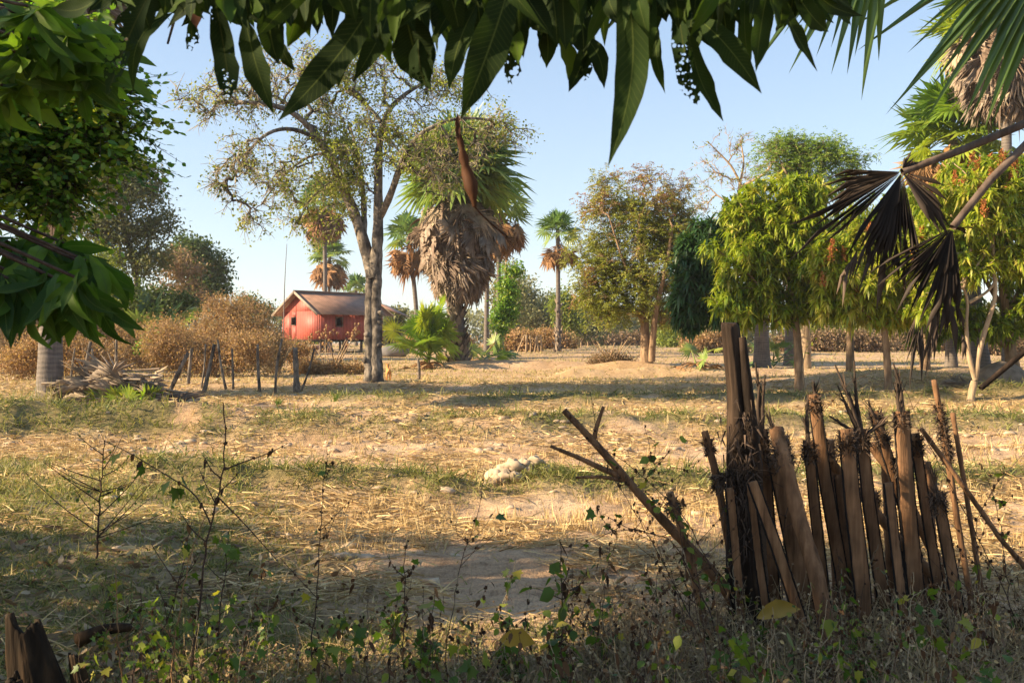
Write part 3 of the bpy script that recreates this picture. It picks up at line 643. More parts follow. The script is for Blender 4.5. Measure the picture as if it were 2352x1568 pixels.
# ---------------------------------------------------------------- people and dog
def skin_body(name, joints, edges, mat, loc, parent=None, sub=1):
    me = bpy.data.meshes.new(name); me.from_pydata([j[:3] for j in joints], edges, [])
    o = bpy.data.objects.new(name, me); COL.objects.link(o); o.location = loc
    s = o.modifiers.new('s', 'SKIN'); s.use_smooth_shade = True
    for i, j in enumerate(joints): me.skin_vertices[0].data[i].radius = (j[3], j[3] if len(j) < 5 else j[4])
    me.skin_vertices[0].data[0].use_root = True
    u = o.modifiers.new('u', 'SUBSURF'); u.levels = u.render_levels = sub
    me.materials.append(mat)
    if parent: o.parent = parent; o.location = (0, 0, 0)
    return o
M['skin'] = plain('skin', (.20, .11, .07), .6); M['cloth_red'] = plain('dull_red_cloth', (.22, .04, .04), .9); M['cloth_dark'] = plain('dark_cloth', (.05, .045, .06), .9)
M['hair'] = plain('black_hair', (.015, .012, .01), .6); M['dogfur'] = plain('tan_fur', (.46, .22, .075), .85, .2, 14)
def standing(label, loc, h, cloth, ang=0):
    t = thing('person', label, 'person', loc); t.rotation_euler = (0, 0, ang); s = h
    J = [(0, 0, .53 * s, .075 * s, .06 * s), (0, 0, .66 * s, .07 * s), (0, 0, .79 * s, .085 * s, .06 * s), (0, 0, .86 * s, .03 * s), (0, -.005, .92 * s, .055 * s), (0, -.01, .97 * s, .045 * s),
         (.05 * s, 0, .48 * s, .055 * s), (.055 * s, .01, .28 * s, .036 * s), (.055 * s, .02, .05 * s, .024 * s), (.06 * s, -.08 * s, .02 * s, .02 * s),
         (-.05 * s, 0, .48 * s, .055 * s), (-.055 * s, .0, .28 * s, .036 * s), (-.055 * s, .02, .05 * s, .024 * s), (-.06 * s, -.08 * s, .02 * s, .02 * s),
         (.11 * s, 0, .80 * s, .034 * s), (.14 * s, .01, .63 * s, .025 * s), (.13 * s, -.06 * s, .50 * s, .018 * s), (.13 * s, -.08 * s, .46 * s, .016 * s),
         (-.11 * s, 0, .80 * s, .034 * s), (-.14 * s, .01, .63 * s, .025 * s), (-.13 * s, -.06 * s, .50 * s, .018 * s), (-.13 * s, -.08 * s, .46 * s, .016 * s)]
    E = [(0, 1), (1, 2), (2, 3), (3, 4), (4, 5), (0, 6), (6, 7), (7, 8), (8, 9), (0, 10), (10, 11), (11, 12), (12, 13), (2, 14), (14, 15), (15, 16), (16, 17), (2, 18), (18, 19), (19, 20), (20, 21)]
    skin_body('body', J, E, M['skin'], loc, t)
    mb = MB(); zz = np.array([.30, .45, .56, .70, .82]) * s; rr = np.array([.115, .105, .09, .085, .10]) * s
    tubes(mb, [[0, 0, z] for z in zz], rr, 12); o = mb.build('clothing', cloth); o.parent = t
    mb = MB(); blob(mb, (0, .01, .955 * s), .06 * s, .1, 8); o = mb.build('hair', M['hair'], smooth=True); o.parent = t
    return t
def crouch(label, loc, s, cloth, ang=0):
    t = thing('person', label, 'person', loc); t.rotation_euler = (0, 0, ang)
    J = [(0, .05, .16 * s, .08 * s), (0, .02, .30 * s, .075 * s), (0, -.05 * s, .42 * s, .085 * s), (0, -.07 * s, .49 * s, .03 * s), (0, -.08 * s, .55 * s, .055 * s), (0, -.09 * s, .60 * s, .045 * s),
         (.08 * s, -.2 * s, .28 * s, .045 * s), (.08 * s, -.13 * s, .05 * s, .028 * s), (.08 * s, -.2 * s, .02 * s, .02 * s), (-.08 * s, -.2 * s, .28 * s, .045 * s), (-.08 * s, -.13 * s, .05 * s, .028 * s), (-.08 * s, -.2 * s, .02 * s, .02 * s),
         (.11 * s, -.06 * s, .41 * s, .033 * s), (.13 * s, -.16 * s, .31 * s, .024 * s), (.06 * s, -.27 * s, .30 * s, .017 * s), (-.11 * s, -.06 * s, .41 * s, .033 * s), (-.13 * s, -.16 * s, .31 * s, .024 * s), (-.06 * s, -.27 * s, .30 * s, .017 * s)]
    E = [(0, 1), (1, 2), (2, 3), (3, 4), (4, 5), (0, 6), (6, 7), (7, 8), (0, 9), (9, 10), (10, 11), (2, 12), (12, 13), (13, 14), (2, 15), (15, 16), (16, 17)]
    skin_body('body', J, E, M['skin'], loc, t)
    mb = MB(); tubes(mb, [[0, .05, .08 * s], [0, .03, .2 * s], [0, -.02 * s, .33 * s], [0, -.06 * s, .45 * s]], np.array([.13, .12, .10, .09]) * s, 12); o = mb.build('clothing', cloth); o.parent = t
    mb = MB(); blob(mb, (0, -.06 * s, .585 * s), .06 * s, .1, 8); o = mb.build('hair', M['hair'], smooth=True); o.parent = t
    return t
pb = HW(2.2, 2.9, 0); pb[2] = gz(pb[0], pb[1])
standing('person standing in dull red clothes in the shade under the red house', G(795, 73.6), 1.15, M['cloth_red'], .5)
crouch('person crouching in dark clothes under the left part of the red house', G(760, 74.3), 1.25, M['cloth_dark'], -.4)
def dog():
    b = G(893, 35.0); t = thing('dog', 'small tan dog seen from behind with its tail up, beside the forked tree trunk', 'dog', b)
    t.rotation_euler = (0, 0, R(12))
    J = [(0, 0, .38, .075, .08), (0, .16, .375, .072, .09), (0, .32, .39, .085, .105), (0, .44, .47, .055), (0, .51, .56, .055, .06), (0, .58, .55, .035), (0, .64, .54, .025),
         (.05, -.02, .33, .055), (.06, -.05, .21, .028), (.06, .02, .19, .022), (.06, .05, .0, .0), (-.05, -.02, .33, .055), (-.06, -.05, .21, .028),
         (.06, -.07, .12, .018), (.06, -.045, .02, .018), (-.06, -.07, .12, .018), (-.06, -.045, .02, .018),
         (.06, .34, .30, .035), (.06, .33, .16, .02), (.06, .35, .02, .018), (-.06, .34, .30, .035), (-.06, .33, .16, .02), (-.06, .35, .02, .018),
         (.01, -.08, .44, .02), (.03, -.10, .52, .02), (.05, -.06, .58, .014), (.045, .52, .64, .018), (.055, .52, .68, .005), (-.045, .52, .64, .018), (-.055, .52, .68, .005)]
    J = [j for i, j in enumerate(J) if i not in (9, 10)]
    E = [(0, 1), (1, 2), (2, 3), (3, 4), (4, 5), (5, 6), (0, 7), (7, 8), (8, 11), (11, 12), (0, 9), (9, 10), (10, 13), (13, 14), (2, 15), (15, 16), (16, 17), (2, 18), (18, 19), (19, 20), (0, 21), (21, 22), (22, 23), (4, 24), (24, 25), (4, 26), (26, 27)]
    o = skin_body('body', J, E, M['dogfur'], b, t, 2)
dog()

# ================================================================ the tall forked tree
def big_tree():
    d = 33.2; b = G(858, d)
    t = thing('forked_tree', 'tall forked tree with a thick grey trunk and sparse spreading crown standing left of centre', 'tree', b)
    def pp(L, n, dz=0): return smooth_path([P(x, y, d + dy) for x, y, dy in L], n)
    trunk = np.concatenate([[b + [0, 0, -.3], b + [0, 0, .1]], pp([(858, 840, 0), (857, 760, 0), (856, 690, 0), (858, 635, 0), (860, 605, 0)], 8)])
    A_ = pp([(858, 640, 0), (845, 590, .1), (832, 540, .2), (812, 480, .3), (780, 415, .2), (762, 360, 0), (738, 325, -.3), (715, 290, -.5), (680, 255, -.8), (640, 238, -1.2), (560, 235, -1.5)], 16)
    B_ = pp([(860, 640, 0), (868, 560, -.1), (870, 480, -.1), (868, 400, -.2), (870, 330, 0), (875, 280, .2), (890, 245, .5), (925, 215, .8), (975, 190, 1)], 15)
    C_ = pp([(835, 545, .2), (838, 490, .6), (835, 430, 1), (825, 370, 1.4), (815, 320, 1.8), (800, 280, 2.2)], 9)
    D_ = pp([(872, 500, -.1), (895, 460, -.6), (915, 400, -1), (930, 330, -1.2), (985, 290, -1.4), (1060, 262, -1), (1120, 275, -.8)], 12)
    E_ = pp([(738, 325, -.3), (690, 292, -.8), (630, 290, -1.6), (590, 315, -2), (560, 360, -2), (535, 410, -2)], 9)
    F_ = pp([(760, 356, 0), (725, 345, .8), (680, 375, 1.4), (630, 420, 1.6), (600, 470, 1.5)], 8)
    G_ = pp([(800, 450, .2), (760, 420, .6), (715, 440, 1), (690, 500, 1)], 7)
    H_ = pp([(875, 280, .2), (850, 240, .8), (800, 215, 1.4), (770, 190, 1.8)], 6)
    limbs = [(trunk, 0, 99), (A_, 0, 3), (B_, 0, 4), (C_, 0, 2), (D_, 0, 3), (E_, 0, 1), (F_, 0, 1), (G_, 0, 1), (H_, 0, 1)]
    lobes = [(560, 215, 140, 75, -1), (470, 250, 70, 55, -1.2), (700, 165, 150, 80, 0), (860, 150, 150, 75, .5), (1000, 190, 120, 70, .8), (1130, 290, 80, 55, -.5), (1180, 320, 45, 35, -.5), (570, 380, 100, 100, -1.8), (505, 420, 45, 70, -1.8), (570, 490, 70, 40, -1.8),
             (650, 420, 90, 90, 1), (690, 510, 45, 60, 1), (760, 330, 120, 90, .5), (880, 300, 120, 110, 0), (960, 340, 100, 70, -1), (1010, 400, 90, 80, -1.2), (1050, 330, 80, 60, -1), (800, 420, 100, 90, 0), (740, 230, 90, 60, .5)]
    A = lobe_pts(lobes, d, 820, .9, .35)
    NN, ch, cnt, n0 = grow(limbs, A, k=.10, arch=.14, jit=.07)
    mb = MB()
    tr = [(trunk, np.interp(np.linspace(0, 1, len(trunk)), [0, .12, .3, .6, 1], [.56, .36, .30, .27, .26])), (A_, np.linspace(.235, .055, 16)), (B_, np.linspace(.22, .05, 15)), (C_, np.linspace(.12, .035, 9)), (D_, np.linspace(.13, .035, 12)),
          (E_, np.linspace(.085, .03, 9)), (F_, np.linspace(.06, .025, 8)), (G_, np.linspace(.05, .022, 7)), (H_, np.linspace(.08, .03, 6))]
    # the two fused stems of the lower trunk
    tk = trunk.copy(); 
    for off, rs in ((-.10, .78), (.115, .80)):
        q = trunk + [off, -.05 if off > 0 else 0, 0]; q = smooth_path(q, 30); q[:, 0] += rng.normal(0, .012, 30)
        tubes(mb, q, np.interp(np.linspace(0, 1, 30), [0, .10, .25, .6, 1], [.34, .225, .19, .175, .165]) * (1 + rng.normal(0, .035, 30)), 14, r=.5)
    for pth, rad in tr[1:]:
        q = smooth_path(pth, len(pth) * 2); tubes(mb, q, np.interp(np.linspace(0, 1, len(q)), np.linspace(0, 1, len(rad)), rad) * (1 + rng.normal(0, .05, len(q))), 10)
    for kx, ky in ((-.20, 1.55), (.25, 2.25), (.22, 1.95), (-.25, .7), (.2, 1.2)): blob(mb, b + [kx, -.12, ky * 1.0], .11, .4, 8)
    wood(mb, NN, ch, cnt, .0115, 2.15, 5, rmax=.08); mb.build('trunk', M['bark_grey'], t, smooth=True)
    # fine twigs at every tip
    pts, dr = tips_of(NN, ch, (2, 3, 4)); n = len(pts); m = 2
    p0 = np.repeat(pts, m, 0); dd = nrm(np.repeat(dr, m, 0) + rng.normal(0, .75, (n * m, 3)) + [0, 0, -.1]); L = rng.uniform(.22, .6, n * m)[:, None]
    p1 = p0 + dd * L * .55 + rng.normal(0, .03, p0.shape); p2 = p1 + nrm(dd + rng.normal(0, .35, dd.shape) + [0, 0, -.3]) * L * .5
    tw = MB(); tubes(tw, np.stack([p0, p1, p2], 1), np.tile([.012, .009, .005], (len(p0), 1)), 3); tw.build('twigs', M['twig'], t)
    lf = MB(); ends = np.concatenate([p1, p2]); green = sstep(.30, .62, fbm(ends[:, 0] * .55, ends[:, 2] * .55, 17)) * np.where(ends[:, 0] < -7.2, .35, 1) * np.where(ends[:, 2] > 8.5, .8, 1)
    ends = ends[rng.random(len(ends)) < .12 + .7 * green]
    cluster(lf, ends, 4, .16, .115, .07, 'fold', .1, 0, .25, 1, .6)
    fr = lf; q = pts[(pts[:, 0] < -5.5) & (rng.random(n) < .25)]
    for c in q[:260]: blob(fr, c + [0, 0, -.12] + rng.normal(0, .1, 3), .045, .05, 5, r=.1)
    lf.build('crown', M['olive'], t)
big_tree()

# ================================================================ palms
palm('palmyra with a thick grey trunk at the left edge, dead skirt behind the dark leaves', 112, 23.0, (118, -150), 2.6, tr=.265, ng=16, nd=20, skz=.5, skirt=(-.2, -3.6, 1.25, .9, 130, .85), dm='fan_dead', nseg=22, boots=(.36, .46, 46, 1.3), basept=G(114, 22.6))
palm('largest palmyra with a heavy grey skirt of dead fronds and rough trunk in the centre', 1055, 50.0, (1052, 395), 3.15, tr=.40, ng=90, nd=16, skz=.6, dl=.5, df=.36, skirt=(-1.7, -5.6, 1.7, .6, 480, 1.0), fr=.6, Lp=.55, dm='fan_dead', nseg=24, boots=(.0, .62, 420, .85), gel=(-30, 88))
G_PALM = 'palmyra palms rising in the middle distance'
palm('taller palmyra rising straight behind the red roof, brown skirt below a green top', 745, 92, (744, 455), 2.9, tr=.24, ng=26, nd=6, skz=.5, skirt=(-1.0, -2.7, 1.15, .9, 60, 1.5), group=G_PALM, nseg=20)
palm('lower palmyra standing farther behind the red roof, half hidden by the taller one', 757, 112, (757, 585), 2.9, tr=.24, ng=22, nd=6, skz=.5, skirt=(-1.0, -2.7, 1.15, .9, 60, 1.5), group=G_PALM, nseg=16)
palm('slim palmyra just left of the heavy-skirted central palm', 965, 72, (940, 545), 2.3, tr=.2, ng=18, nd=6, skz=.5, skirt=(-.8,-1.9,1.2,.9,40,1.1), group=G_PALM, nseg=16)
palm('palmyra with the higher crown just right of the heavy-skirted central palm', 1143, 66, (1148, 470), 2.4, tr=.19, ng=22, nd=6, skz=.5, skirt=(-1.2,-2.4,1.3,.9,50,1.2), group=G_PALM, nseg=18)
palm('palmyra with a narrow tan crown close behind the right side of the central palm', 1117, 70, (1120, 520), 2.0, tr=.2, ng=12, nd=6, skz=.5, skirt=(-.8,-1.8,1.1,.8,34,1.0), group=G_PALM, nseg=16)
palm('lone slender palmyra standing clear against the sky right of centre', 1282, 78, (1281, 530), 1.95, tr=.22, ng=26, nd=6, skz=.5, skirt=(-1.5,-2.1,1.3,.8,26,1.05), group=G_PALM, nseg=20, boots=(.0, .42, 60, .8), Lp=.6)
palm('small palmyra tuft showing just above the right end of the red roof', 818, 125, (818, 660), 2.4, tr=.22, ng=20, nd=6, group=G_PALM, nseg=14)
palm('tall palmyra with a shaggy grey-brown skirt at the top right corner', 2316, 38, (2310, 35), 3.3, tr=.24, ng=40, nd=24, skz=.5, skirt=(-.6, -3.0, 1.7, .8, 260, 1.0), dm='fan_dead', nseg=26, basept=G(2318, 38), dl=.42, df=.36, gm='fan_young')
palm('shorter bright green palmyra below and left of the top right corner palm', 2185, 41, (2190, 300), 2.9, tr=.22, ng=40, nd=6, skz=.5, skirt=(-1.2,-2.8,1.6,.9,70,1.1), dm='fan_tan', nseg=26, gel=(-35, 85), gm='fan_young')
palm('thick palmyra trunk under the mango crowns, nearest to the blackened post', 1750, 48, (1752, 620), 1.4, tr=.42, ng=8, nd=4, nseg=14)
palm('thinner palmyra trunk behind the first mango stem', 1814, 52, (1814, 610), 1.2, tr=.32, ng=6, nd=3, nseg=12)
palm('leaning ringed palmyra trunk behind the forked mango on the right', 2268, 33, (2225, 560), 1.2, tr=.33, ng=6, nd=3, nseg=14, basept=G(2262, 33))

def fan_clump(label, cx, d, n, size, mat, dead=0, el=(15, 75), spread=.5, name='young_palm', cat='young palm', group=None, azr=None, Lp=1.0, dmat='fan_tan', zoff=.35):
    b = G(cx, d); t = thing(name, label, cat, b, group); mg = MB(); md = MB()
    for i in range(n):
        az = i * 2.4 + rng.normal(0, .3) if azr is None else R(rng.uniform(*azr)); e = R(rng.uniform(*el)); dd = [math.cos(az) * math.cos(e), math.sin(az) * math.cos(e), math.sin(e)]
        frond(mg, b + [rng.normal(0, .15 * spread), rng.normal(0, .15 * spread),   .05 + size * zoff * rng.random()], dd, size * Lp * rng.uniform(.6, 1.2), size * .62 * rng.uniform(.8, 1.2), .18, np.clip(rng.normal(.5, .25), 0, 1), 22, .15)
    if n: mg.build('green_fronds', M[mat], t)
    for i in range(dead):
        az = i * 2.4; e = R(rng.uniform(0, 35)); dd = [math.cos(az) * math.cos(e), math.sin(az) * math.cos(e), math.sin(e)]
        frond(md, b + [0, 0, .15], dd, size * .7, size * .6, .4, np.clip(rng.normal(.5, .25), 0, 1), 20, .5, dead=True)
    if dead: md.build('dead_fronds', M[dmat], t)
    return t
fan_clump('large young palm with yellow-green fans at the left foot of the central palm', 985, 48.6, 44, 1.5, 'fan_young', 16, (20, 88), zoff=1.0)
fan_clump('young palm with darker fans at the right foot of the central palm', 1110, 51.2, 12, 1.1, 'fan_green', 3, (10, 65), zoff=.5)
fan_clump('small clump of drooping dry palm fans under the dark mango branches', 1598, 40, 3, 1.0, 'fan_green', 15, (30, 80), name='dry_palm_clump', cat='young palm')
fan_clump('dark green palm fans beside the thick trunk under the mangoes', 1775, 49, 9, 1.3, 'fan_green', 0, (5, 60))
fan_clump('palm fans growing among the dark trees above the dry brush at left', 345, 56, 14, 2.6, 'fan_green', 2, (40, 88))

# ================================================================ bushes, background trees
T = simple_tree
GL = 'trees behind the dry brush on the left'
T('tall_tree', 'tall grey-green tree with an open leaning crown behind the left foliage', 'tree', 335, 58, [(265, 430, 90, 70), (240, 520, 110, 60), (350, 510, 45, 50), (320, 600, 70, 45), (300, 400, 60, 45)], M['eucal'], M['bark_grey'], n=260, per=34, rad=.62, L=.26, W=.11, templ='fold', tr=.26, group=GL, lean=(318, 640))
T('round_tree', 'round dark green tree against the sky left of the red house', 'tree', 450, 86, [(440, 590, 62, 48), (490, 620, 28, 34), (480, 660, 50, 30)], M['deep'], M['bark_grey'], n=120, per=34, rad=.75, L=.38, W=.2, tr=.2, group=GL)
T('pinkish_tree', 'half dry pinkish tree in front of the round dark tree', 'tree', 425, 70, [(418, 605, 48, 42), (410, 670, 55, 40), (460, 690, 50, 30)], M['pinkdry'], M['bark_pale'], n=130, per=20, rad=.5, L=.28, W=.11, tr=.14, group=GL)
T('olive_tree', 'low olive tree right of the leaning tree, above the dry brush', 'tree', 380, 60, [(395, 695, 48, 30), (340, 700, 50, 40), (430, 700, 30, 30)], M['deep'], M['bark_grey'], n=110, per=30, rad=.5, L=.24, W=.12, tr=.12, group=GL, rbias=.1)
T('olive_tree', 'olive green tree filling the gap behind the left palmyra skirt', 'tree', 250, 55, [(255, 690, 80, 45), (220, 620, 60, 50), (300, 740, 60, 30)], M['olive'], M['bark_grey'], n=150, per=26, rad=.55, L=.24, W=.11, tr=.14, group=GL)
T('far_tree', 'small dark tree just left of the brown bush top', 'tree', 570, 110, [(572, 700, 30, 18), (600, 720, 22, 18)], M['deep'], M['bark_grey'], n=50, per=24, rad=.8, L=.4, W=.2, tr=.12, group=GL)
T('green_shrub', 'bright green shrub low in the dry brush at left', 'shrub', 352, 46, [(352, 780, 26, 22), (330, 795, 20, 14)], M['round'], M['twig'], n=50, per=14, rad=.22, L=.16, W=.1, tr=.03)
T('mid_tree', 'slim round-headed tree right of the red house', 'tree', 908, 95, [(908, 745, 24, 30), (915, 720, 18, 16), (895, 765, 14, 14)], M['eucal'], M['bark_pale'], n=70, per=26, rad=.55, L=.32, W=.16, tr=.13)
# dry brown bushes: mostly branches
def dry_bush(label, cx, d, lobes, n, mat='drybush', per=10, rad=.22, L=.1, W=.05, stems=7, barkm='twig_pale', r0=.008, group='dry bushes behind the fence posts', arch=.1):
    b = G(cx, d); t = thing('dry_bush', label, 'bush', b, group); A = lobe_pts(lobes, d, n, .8, .5); A[:, 2] = np.maximum(A[:, 2], b[2] + .15)
    lim = []
    for i in range(stems):
        a = i * 2.4; q = b + [rng.normal(0, .12), rng.normal(0, .12), -.1]; e = b + [math.cos(a) * .9, math.sin(a) * .6, rng.uniform(.9, 1.5)]
        lim.append((smooth_path([q, q * .5 + e * .5 + [0, 0, .1], e], 6), 0, 2) if i == 0 else (smooth_path([q, q * .5 + e * .5 + [0, 0, .15], e], 6), 0, 2))
    NN, ch, cnt, n0 = grow(lim, A, k=.3, arch=arch, jit=.06)
    mb = MB()
    for l in lim: tubes(mb, l[0], np.linspace(.045, .02, 6), 5)
    wood(mb, NN, ch, cnt, r0, sides=4, rmax=.04)
    pts, dr = tips_of(NN, ch, (2, 3, 4)); m = 3; n_ = len(pts); p0 = np.repeat(pts, m, 0); dd = nrm(np.repeat(dr, m, 0) + rng.normal(0, .6, (n_ * m, 3))); p1 = p0 + dd * rng.uniform(.15, .5, (n_ * m, 1))
    tubes(mb, np.stack([p0, (p0 + p1) / 2 + rng.normal(0, .02, p0.shape), p1], 1), np.tile([.007, .006, .004], (len(p0), 1)), 3)
    mb.build('branches', M[barkm], t)
    lf = MB(); cluster(lf, np.concatenate([pts, p1]), per, rad, L, W, 'dia', .1); lf.build('foliage', M[mat], t); return t
dry_bush('largest dry brown bush with pale branches left of the red house', 545, 44, [(540, 745, 105, 62), (600, 770, 60, 45), (470, 790, 60, 45), (632, 795, 26, 24), (520, 715, 70, 35)], 380, per=3, L=.09, W=.045, stems=12)
dry_bush('reddish dry bush low behind the leaning fence posts', 400, 47, [(400, 795, 70, 40), (340, 805, 50, 30)], 230, per=9)
dry_bush('dry yellow-brown bush behind the palm debris', 290, 50, [(290, 790, 70, 38), (220, 780, 50, 45)], 240, per=9)
dry_bush('grey leafless brush at the far left edge', 35, 42, [(30, 770, 60, 70), (80, 720, 50, 60)], 160, 'pinkdry', per=5, barkm='twig')
dry_bush('grey twiggy brush between the left palm trunk and the posts', 190, 46, [(190, 770, 45, 60), (160, 800, 40, 40)], 130, 'pinkdry', per=6, barkm='twig')
dry_bush('small dry bush in front of the stilts under the red house', 760, 42, [(760, 850, 50, 8), (715, 846, 40, 9), (805, 852, 30, 7)], 130, per=7, L=.09)
dry_bush('wispy rust-brown brush filling the gaps behind the leaning posts', 480, 39, [(480, 820, 130, 38), (380, 790, 60, 50), (560, 800, 60, 40), (240, 820, 80, 34)], 420, per=5, L=.09, W=.045, stems=14)
dry_bush('rust-brown brush low behind the frond heap', 200, 37, [(200, 830, 90, 34), (130, 800, 60, 46), (60, 830, 70, 40)], 260, per=6, L=.09, W=.045, stems=9)
dry_bush('thin dry seed stalks in front of the left stilts', 680, 48, [(690, 812, 26, 14), (660, 806, 22, 18)], 70, per=5)
dry_bush('dark twiggy thicket right of the last leaning post', 628, 41, [(628, 820, 22, 36), (615, 800, 20, 24)], 90, 'pinkdry', per=3, barkm='twig')
dry_bush('low dark bush on the bank in front of the reddish tree', 1405, 47, [(1405, 832, 45, 12)], 110, 'pinkdry', per=6)
for i, (px, py, dd) in enumerate([(712, 770, 46), (745, 760, 47), (812, 755, 47)]):
    b = G(px, dd); t = thing('seed_stalk', ['dry seed stalk in front of the house corner', 'thin branching dry stalk in front of the long red wall', 'tall dry stalk topped with brown seed heads by the tree trunk'][i], 'dry plant', b)
    mb = MB(); top = P(px + 3, py, dd); tubes(mb, smooth_path([b, (b + top) / 2 + [.05, 0, 0], top], 6), np.linspace(.02, .008, 6), 4)
    k = 16; q = rng.uniform(.45, 1, k)[:, None]; p0 = b * (1 - q) + top * q; p1 = p0 + rng.normal(0, 1, (k, 3)) * [.22, .1, .05] + [0, 0, .2]; tubes(mb, np.stack([p0, p1], 1), np.tile([.009, .006], (k, 1)), 3); mb.build('stem', M['twig'], t)
    mb = MB()
    for c in p1: blob(mb, c, .055, .4, 5)
    cluster(mb, p1, 5, .08, .08, .05, 'dia'); tag(mb.build('seed_heads', M['drybush'], t), kind='stuff')

# middle and far treeline
G_FAR = 'far pale green trees along the horizon'
far = [(1205, 700, 62, 78, 115), (1160, 690, 36, 84, 84), (1245, 730, 50, 56, 120), (1330, 735, 48, 48, 135), (1372, 745, 34, 46, 160), (1420, 750, 44, 40, 170), (1470, 755, 40, 34, 180), (1300, 715, 26, 46, 105), (1530, 745, 42, 48, 150), (1590, 740, 40, 55, 130),
       (1650, 750, 50, 40, 120), (1700, 745, 50, 48, 140), (1860, 750, 55, 40, 105), (1940, 745, 50, 45, 110), (2010, 760, 45, 34, 100), (2090, 755, 55, 44, 105), (2160, 760, 50, 44, 120), (2250, 750, 60, 50, 130), (2320, 750, 60, 50, 115),
       (940, 770, 34, 22, 170), (880, 765, 30, 24, 150), (700, 775, 40, 20, 190), (100, 700, 60, 90, 95), (20, 690, 70, 100, 90), (170, 720, 50, 70, 88), (-60, 690, 70, 100, 92), (2420, 740, 70, 60, 110), (1010, 770, 30, 24, 180), (480, 770, 50, 28, 130), (1560, 770, 40, 22, 110)]
ordw = ['tall olive tree directly right of the vine-wrapped palms', 'vine-thick dark tree wrapped round the slim palm stems', 'bushy tree just left of the lone slender palm', 'hazy tree just right of the lone slender palm', 'small pale tree at the far end of the cleared field', 'hazy far tree seen under the left boughs of the reddish tree', 'hazy far tree directly behind the reddish tree trunk', 'narrow tree right behind the lone slender palm stem', 'pale tree between the reddish tree and the dark mango', 'broad tree behind the dark mango side', 'low tree behind the dry palm clump', 'tree behind the thick trunk under the mangoes',
        'bushy tree behind the first mango stem', 'bushy tree behind the second mango stem', 'low tree behind the third mango stem', 'wide tree behind the mound at right', 'tree left of the forked mango stems', 'tree behind the forked mango stems', 'tree at the right edge behind the earth mound', 'grey distant tree between forked tree and central palm', 'hazy tree right of the red house stilts', 'faint tree behind the dry bush left of the house', 'tall back tree behind the left palmyra trunk', 'tall back tree at the left edge', 'tall back tree right of the left palmyra trunk', 'back tree beyond the left frame edge', 'back tree beyond the right frame edge', 'distant tree behind the young palm clump', 'low tree behind the brown bush', 'low shrub tree by the dry palm clump']
for (px, py, rx, ry, d), lb in zip(far, ordw):
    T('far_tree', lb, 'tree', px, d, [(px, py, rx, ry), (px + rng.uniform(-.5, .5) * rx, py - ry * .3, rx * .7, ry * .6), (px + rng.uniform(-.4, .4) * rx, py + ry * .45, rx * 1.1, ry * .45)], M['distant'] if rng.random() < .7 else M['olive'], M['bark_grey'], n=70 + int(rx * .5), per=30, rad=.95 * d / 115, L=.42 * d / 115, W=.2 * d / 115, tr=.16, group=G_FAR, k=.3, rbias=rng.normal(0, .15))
for i, (px, d, wd, h, lb) in enumerate([(1240, 92, 90, 26, 'brush strip left of the lone slender palm'), (1900, 78, 150, 30, 'reddish brown brush under the mango crowns'), (2120, 82, 120, 30, 'brown brush behind the mound at right'), (1180, 80, 60, 22, 'dry brush round the feet of the vine-wrapped palms'), (1400, 150, 150, 12, 'low brush line at the far edge of the cleared field'), (60, 60, 90, 40, 'orange dry brush behind the left palm trunk'), (1640, 76, 70, 24, 'olive brush behind the dry palm clump'), (2300, 70, 80, 26, 'brown brush at the right edge'), (560, 100, 120, 16, 'low brush behind the brown bush'), (1010, 100, 80, 14, 'low brush behind the young palms')]):
    gy = HY + (CAMZ - gz((px - CXP) * d / F, d)) * F / d
    dry_bush(lb, px, d, [(px, gy - h * .6, wd, h * .7), (px + wd * .4, gy - h * .8, wd * .4, h * .5)], 150, ['drybush', 'pinkdry', 'pinkdry'][i % 3], per=12, rad=.5 * d / 90, L=.26 * d / 90, W=.13 * d / 90, stems=5, group='low brush along the back of the field')
# vines on the palms right of centre
T('vine', 'leafy green vine climbing the slim palm stems right of the central palm', 'vine', 1163, 64, [(1165, 650, 22, 36), (1170, 700, 20, 50), (1150, 730, 18, 50), (1185, 625, 14, 20)], M['round'], M['twig'], n=110, per=26, rad=.32, L=.2, W=.12, tr=.06)

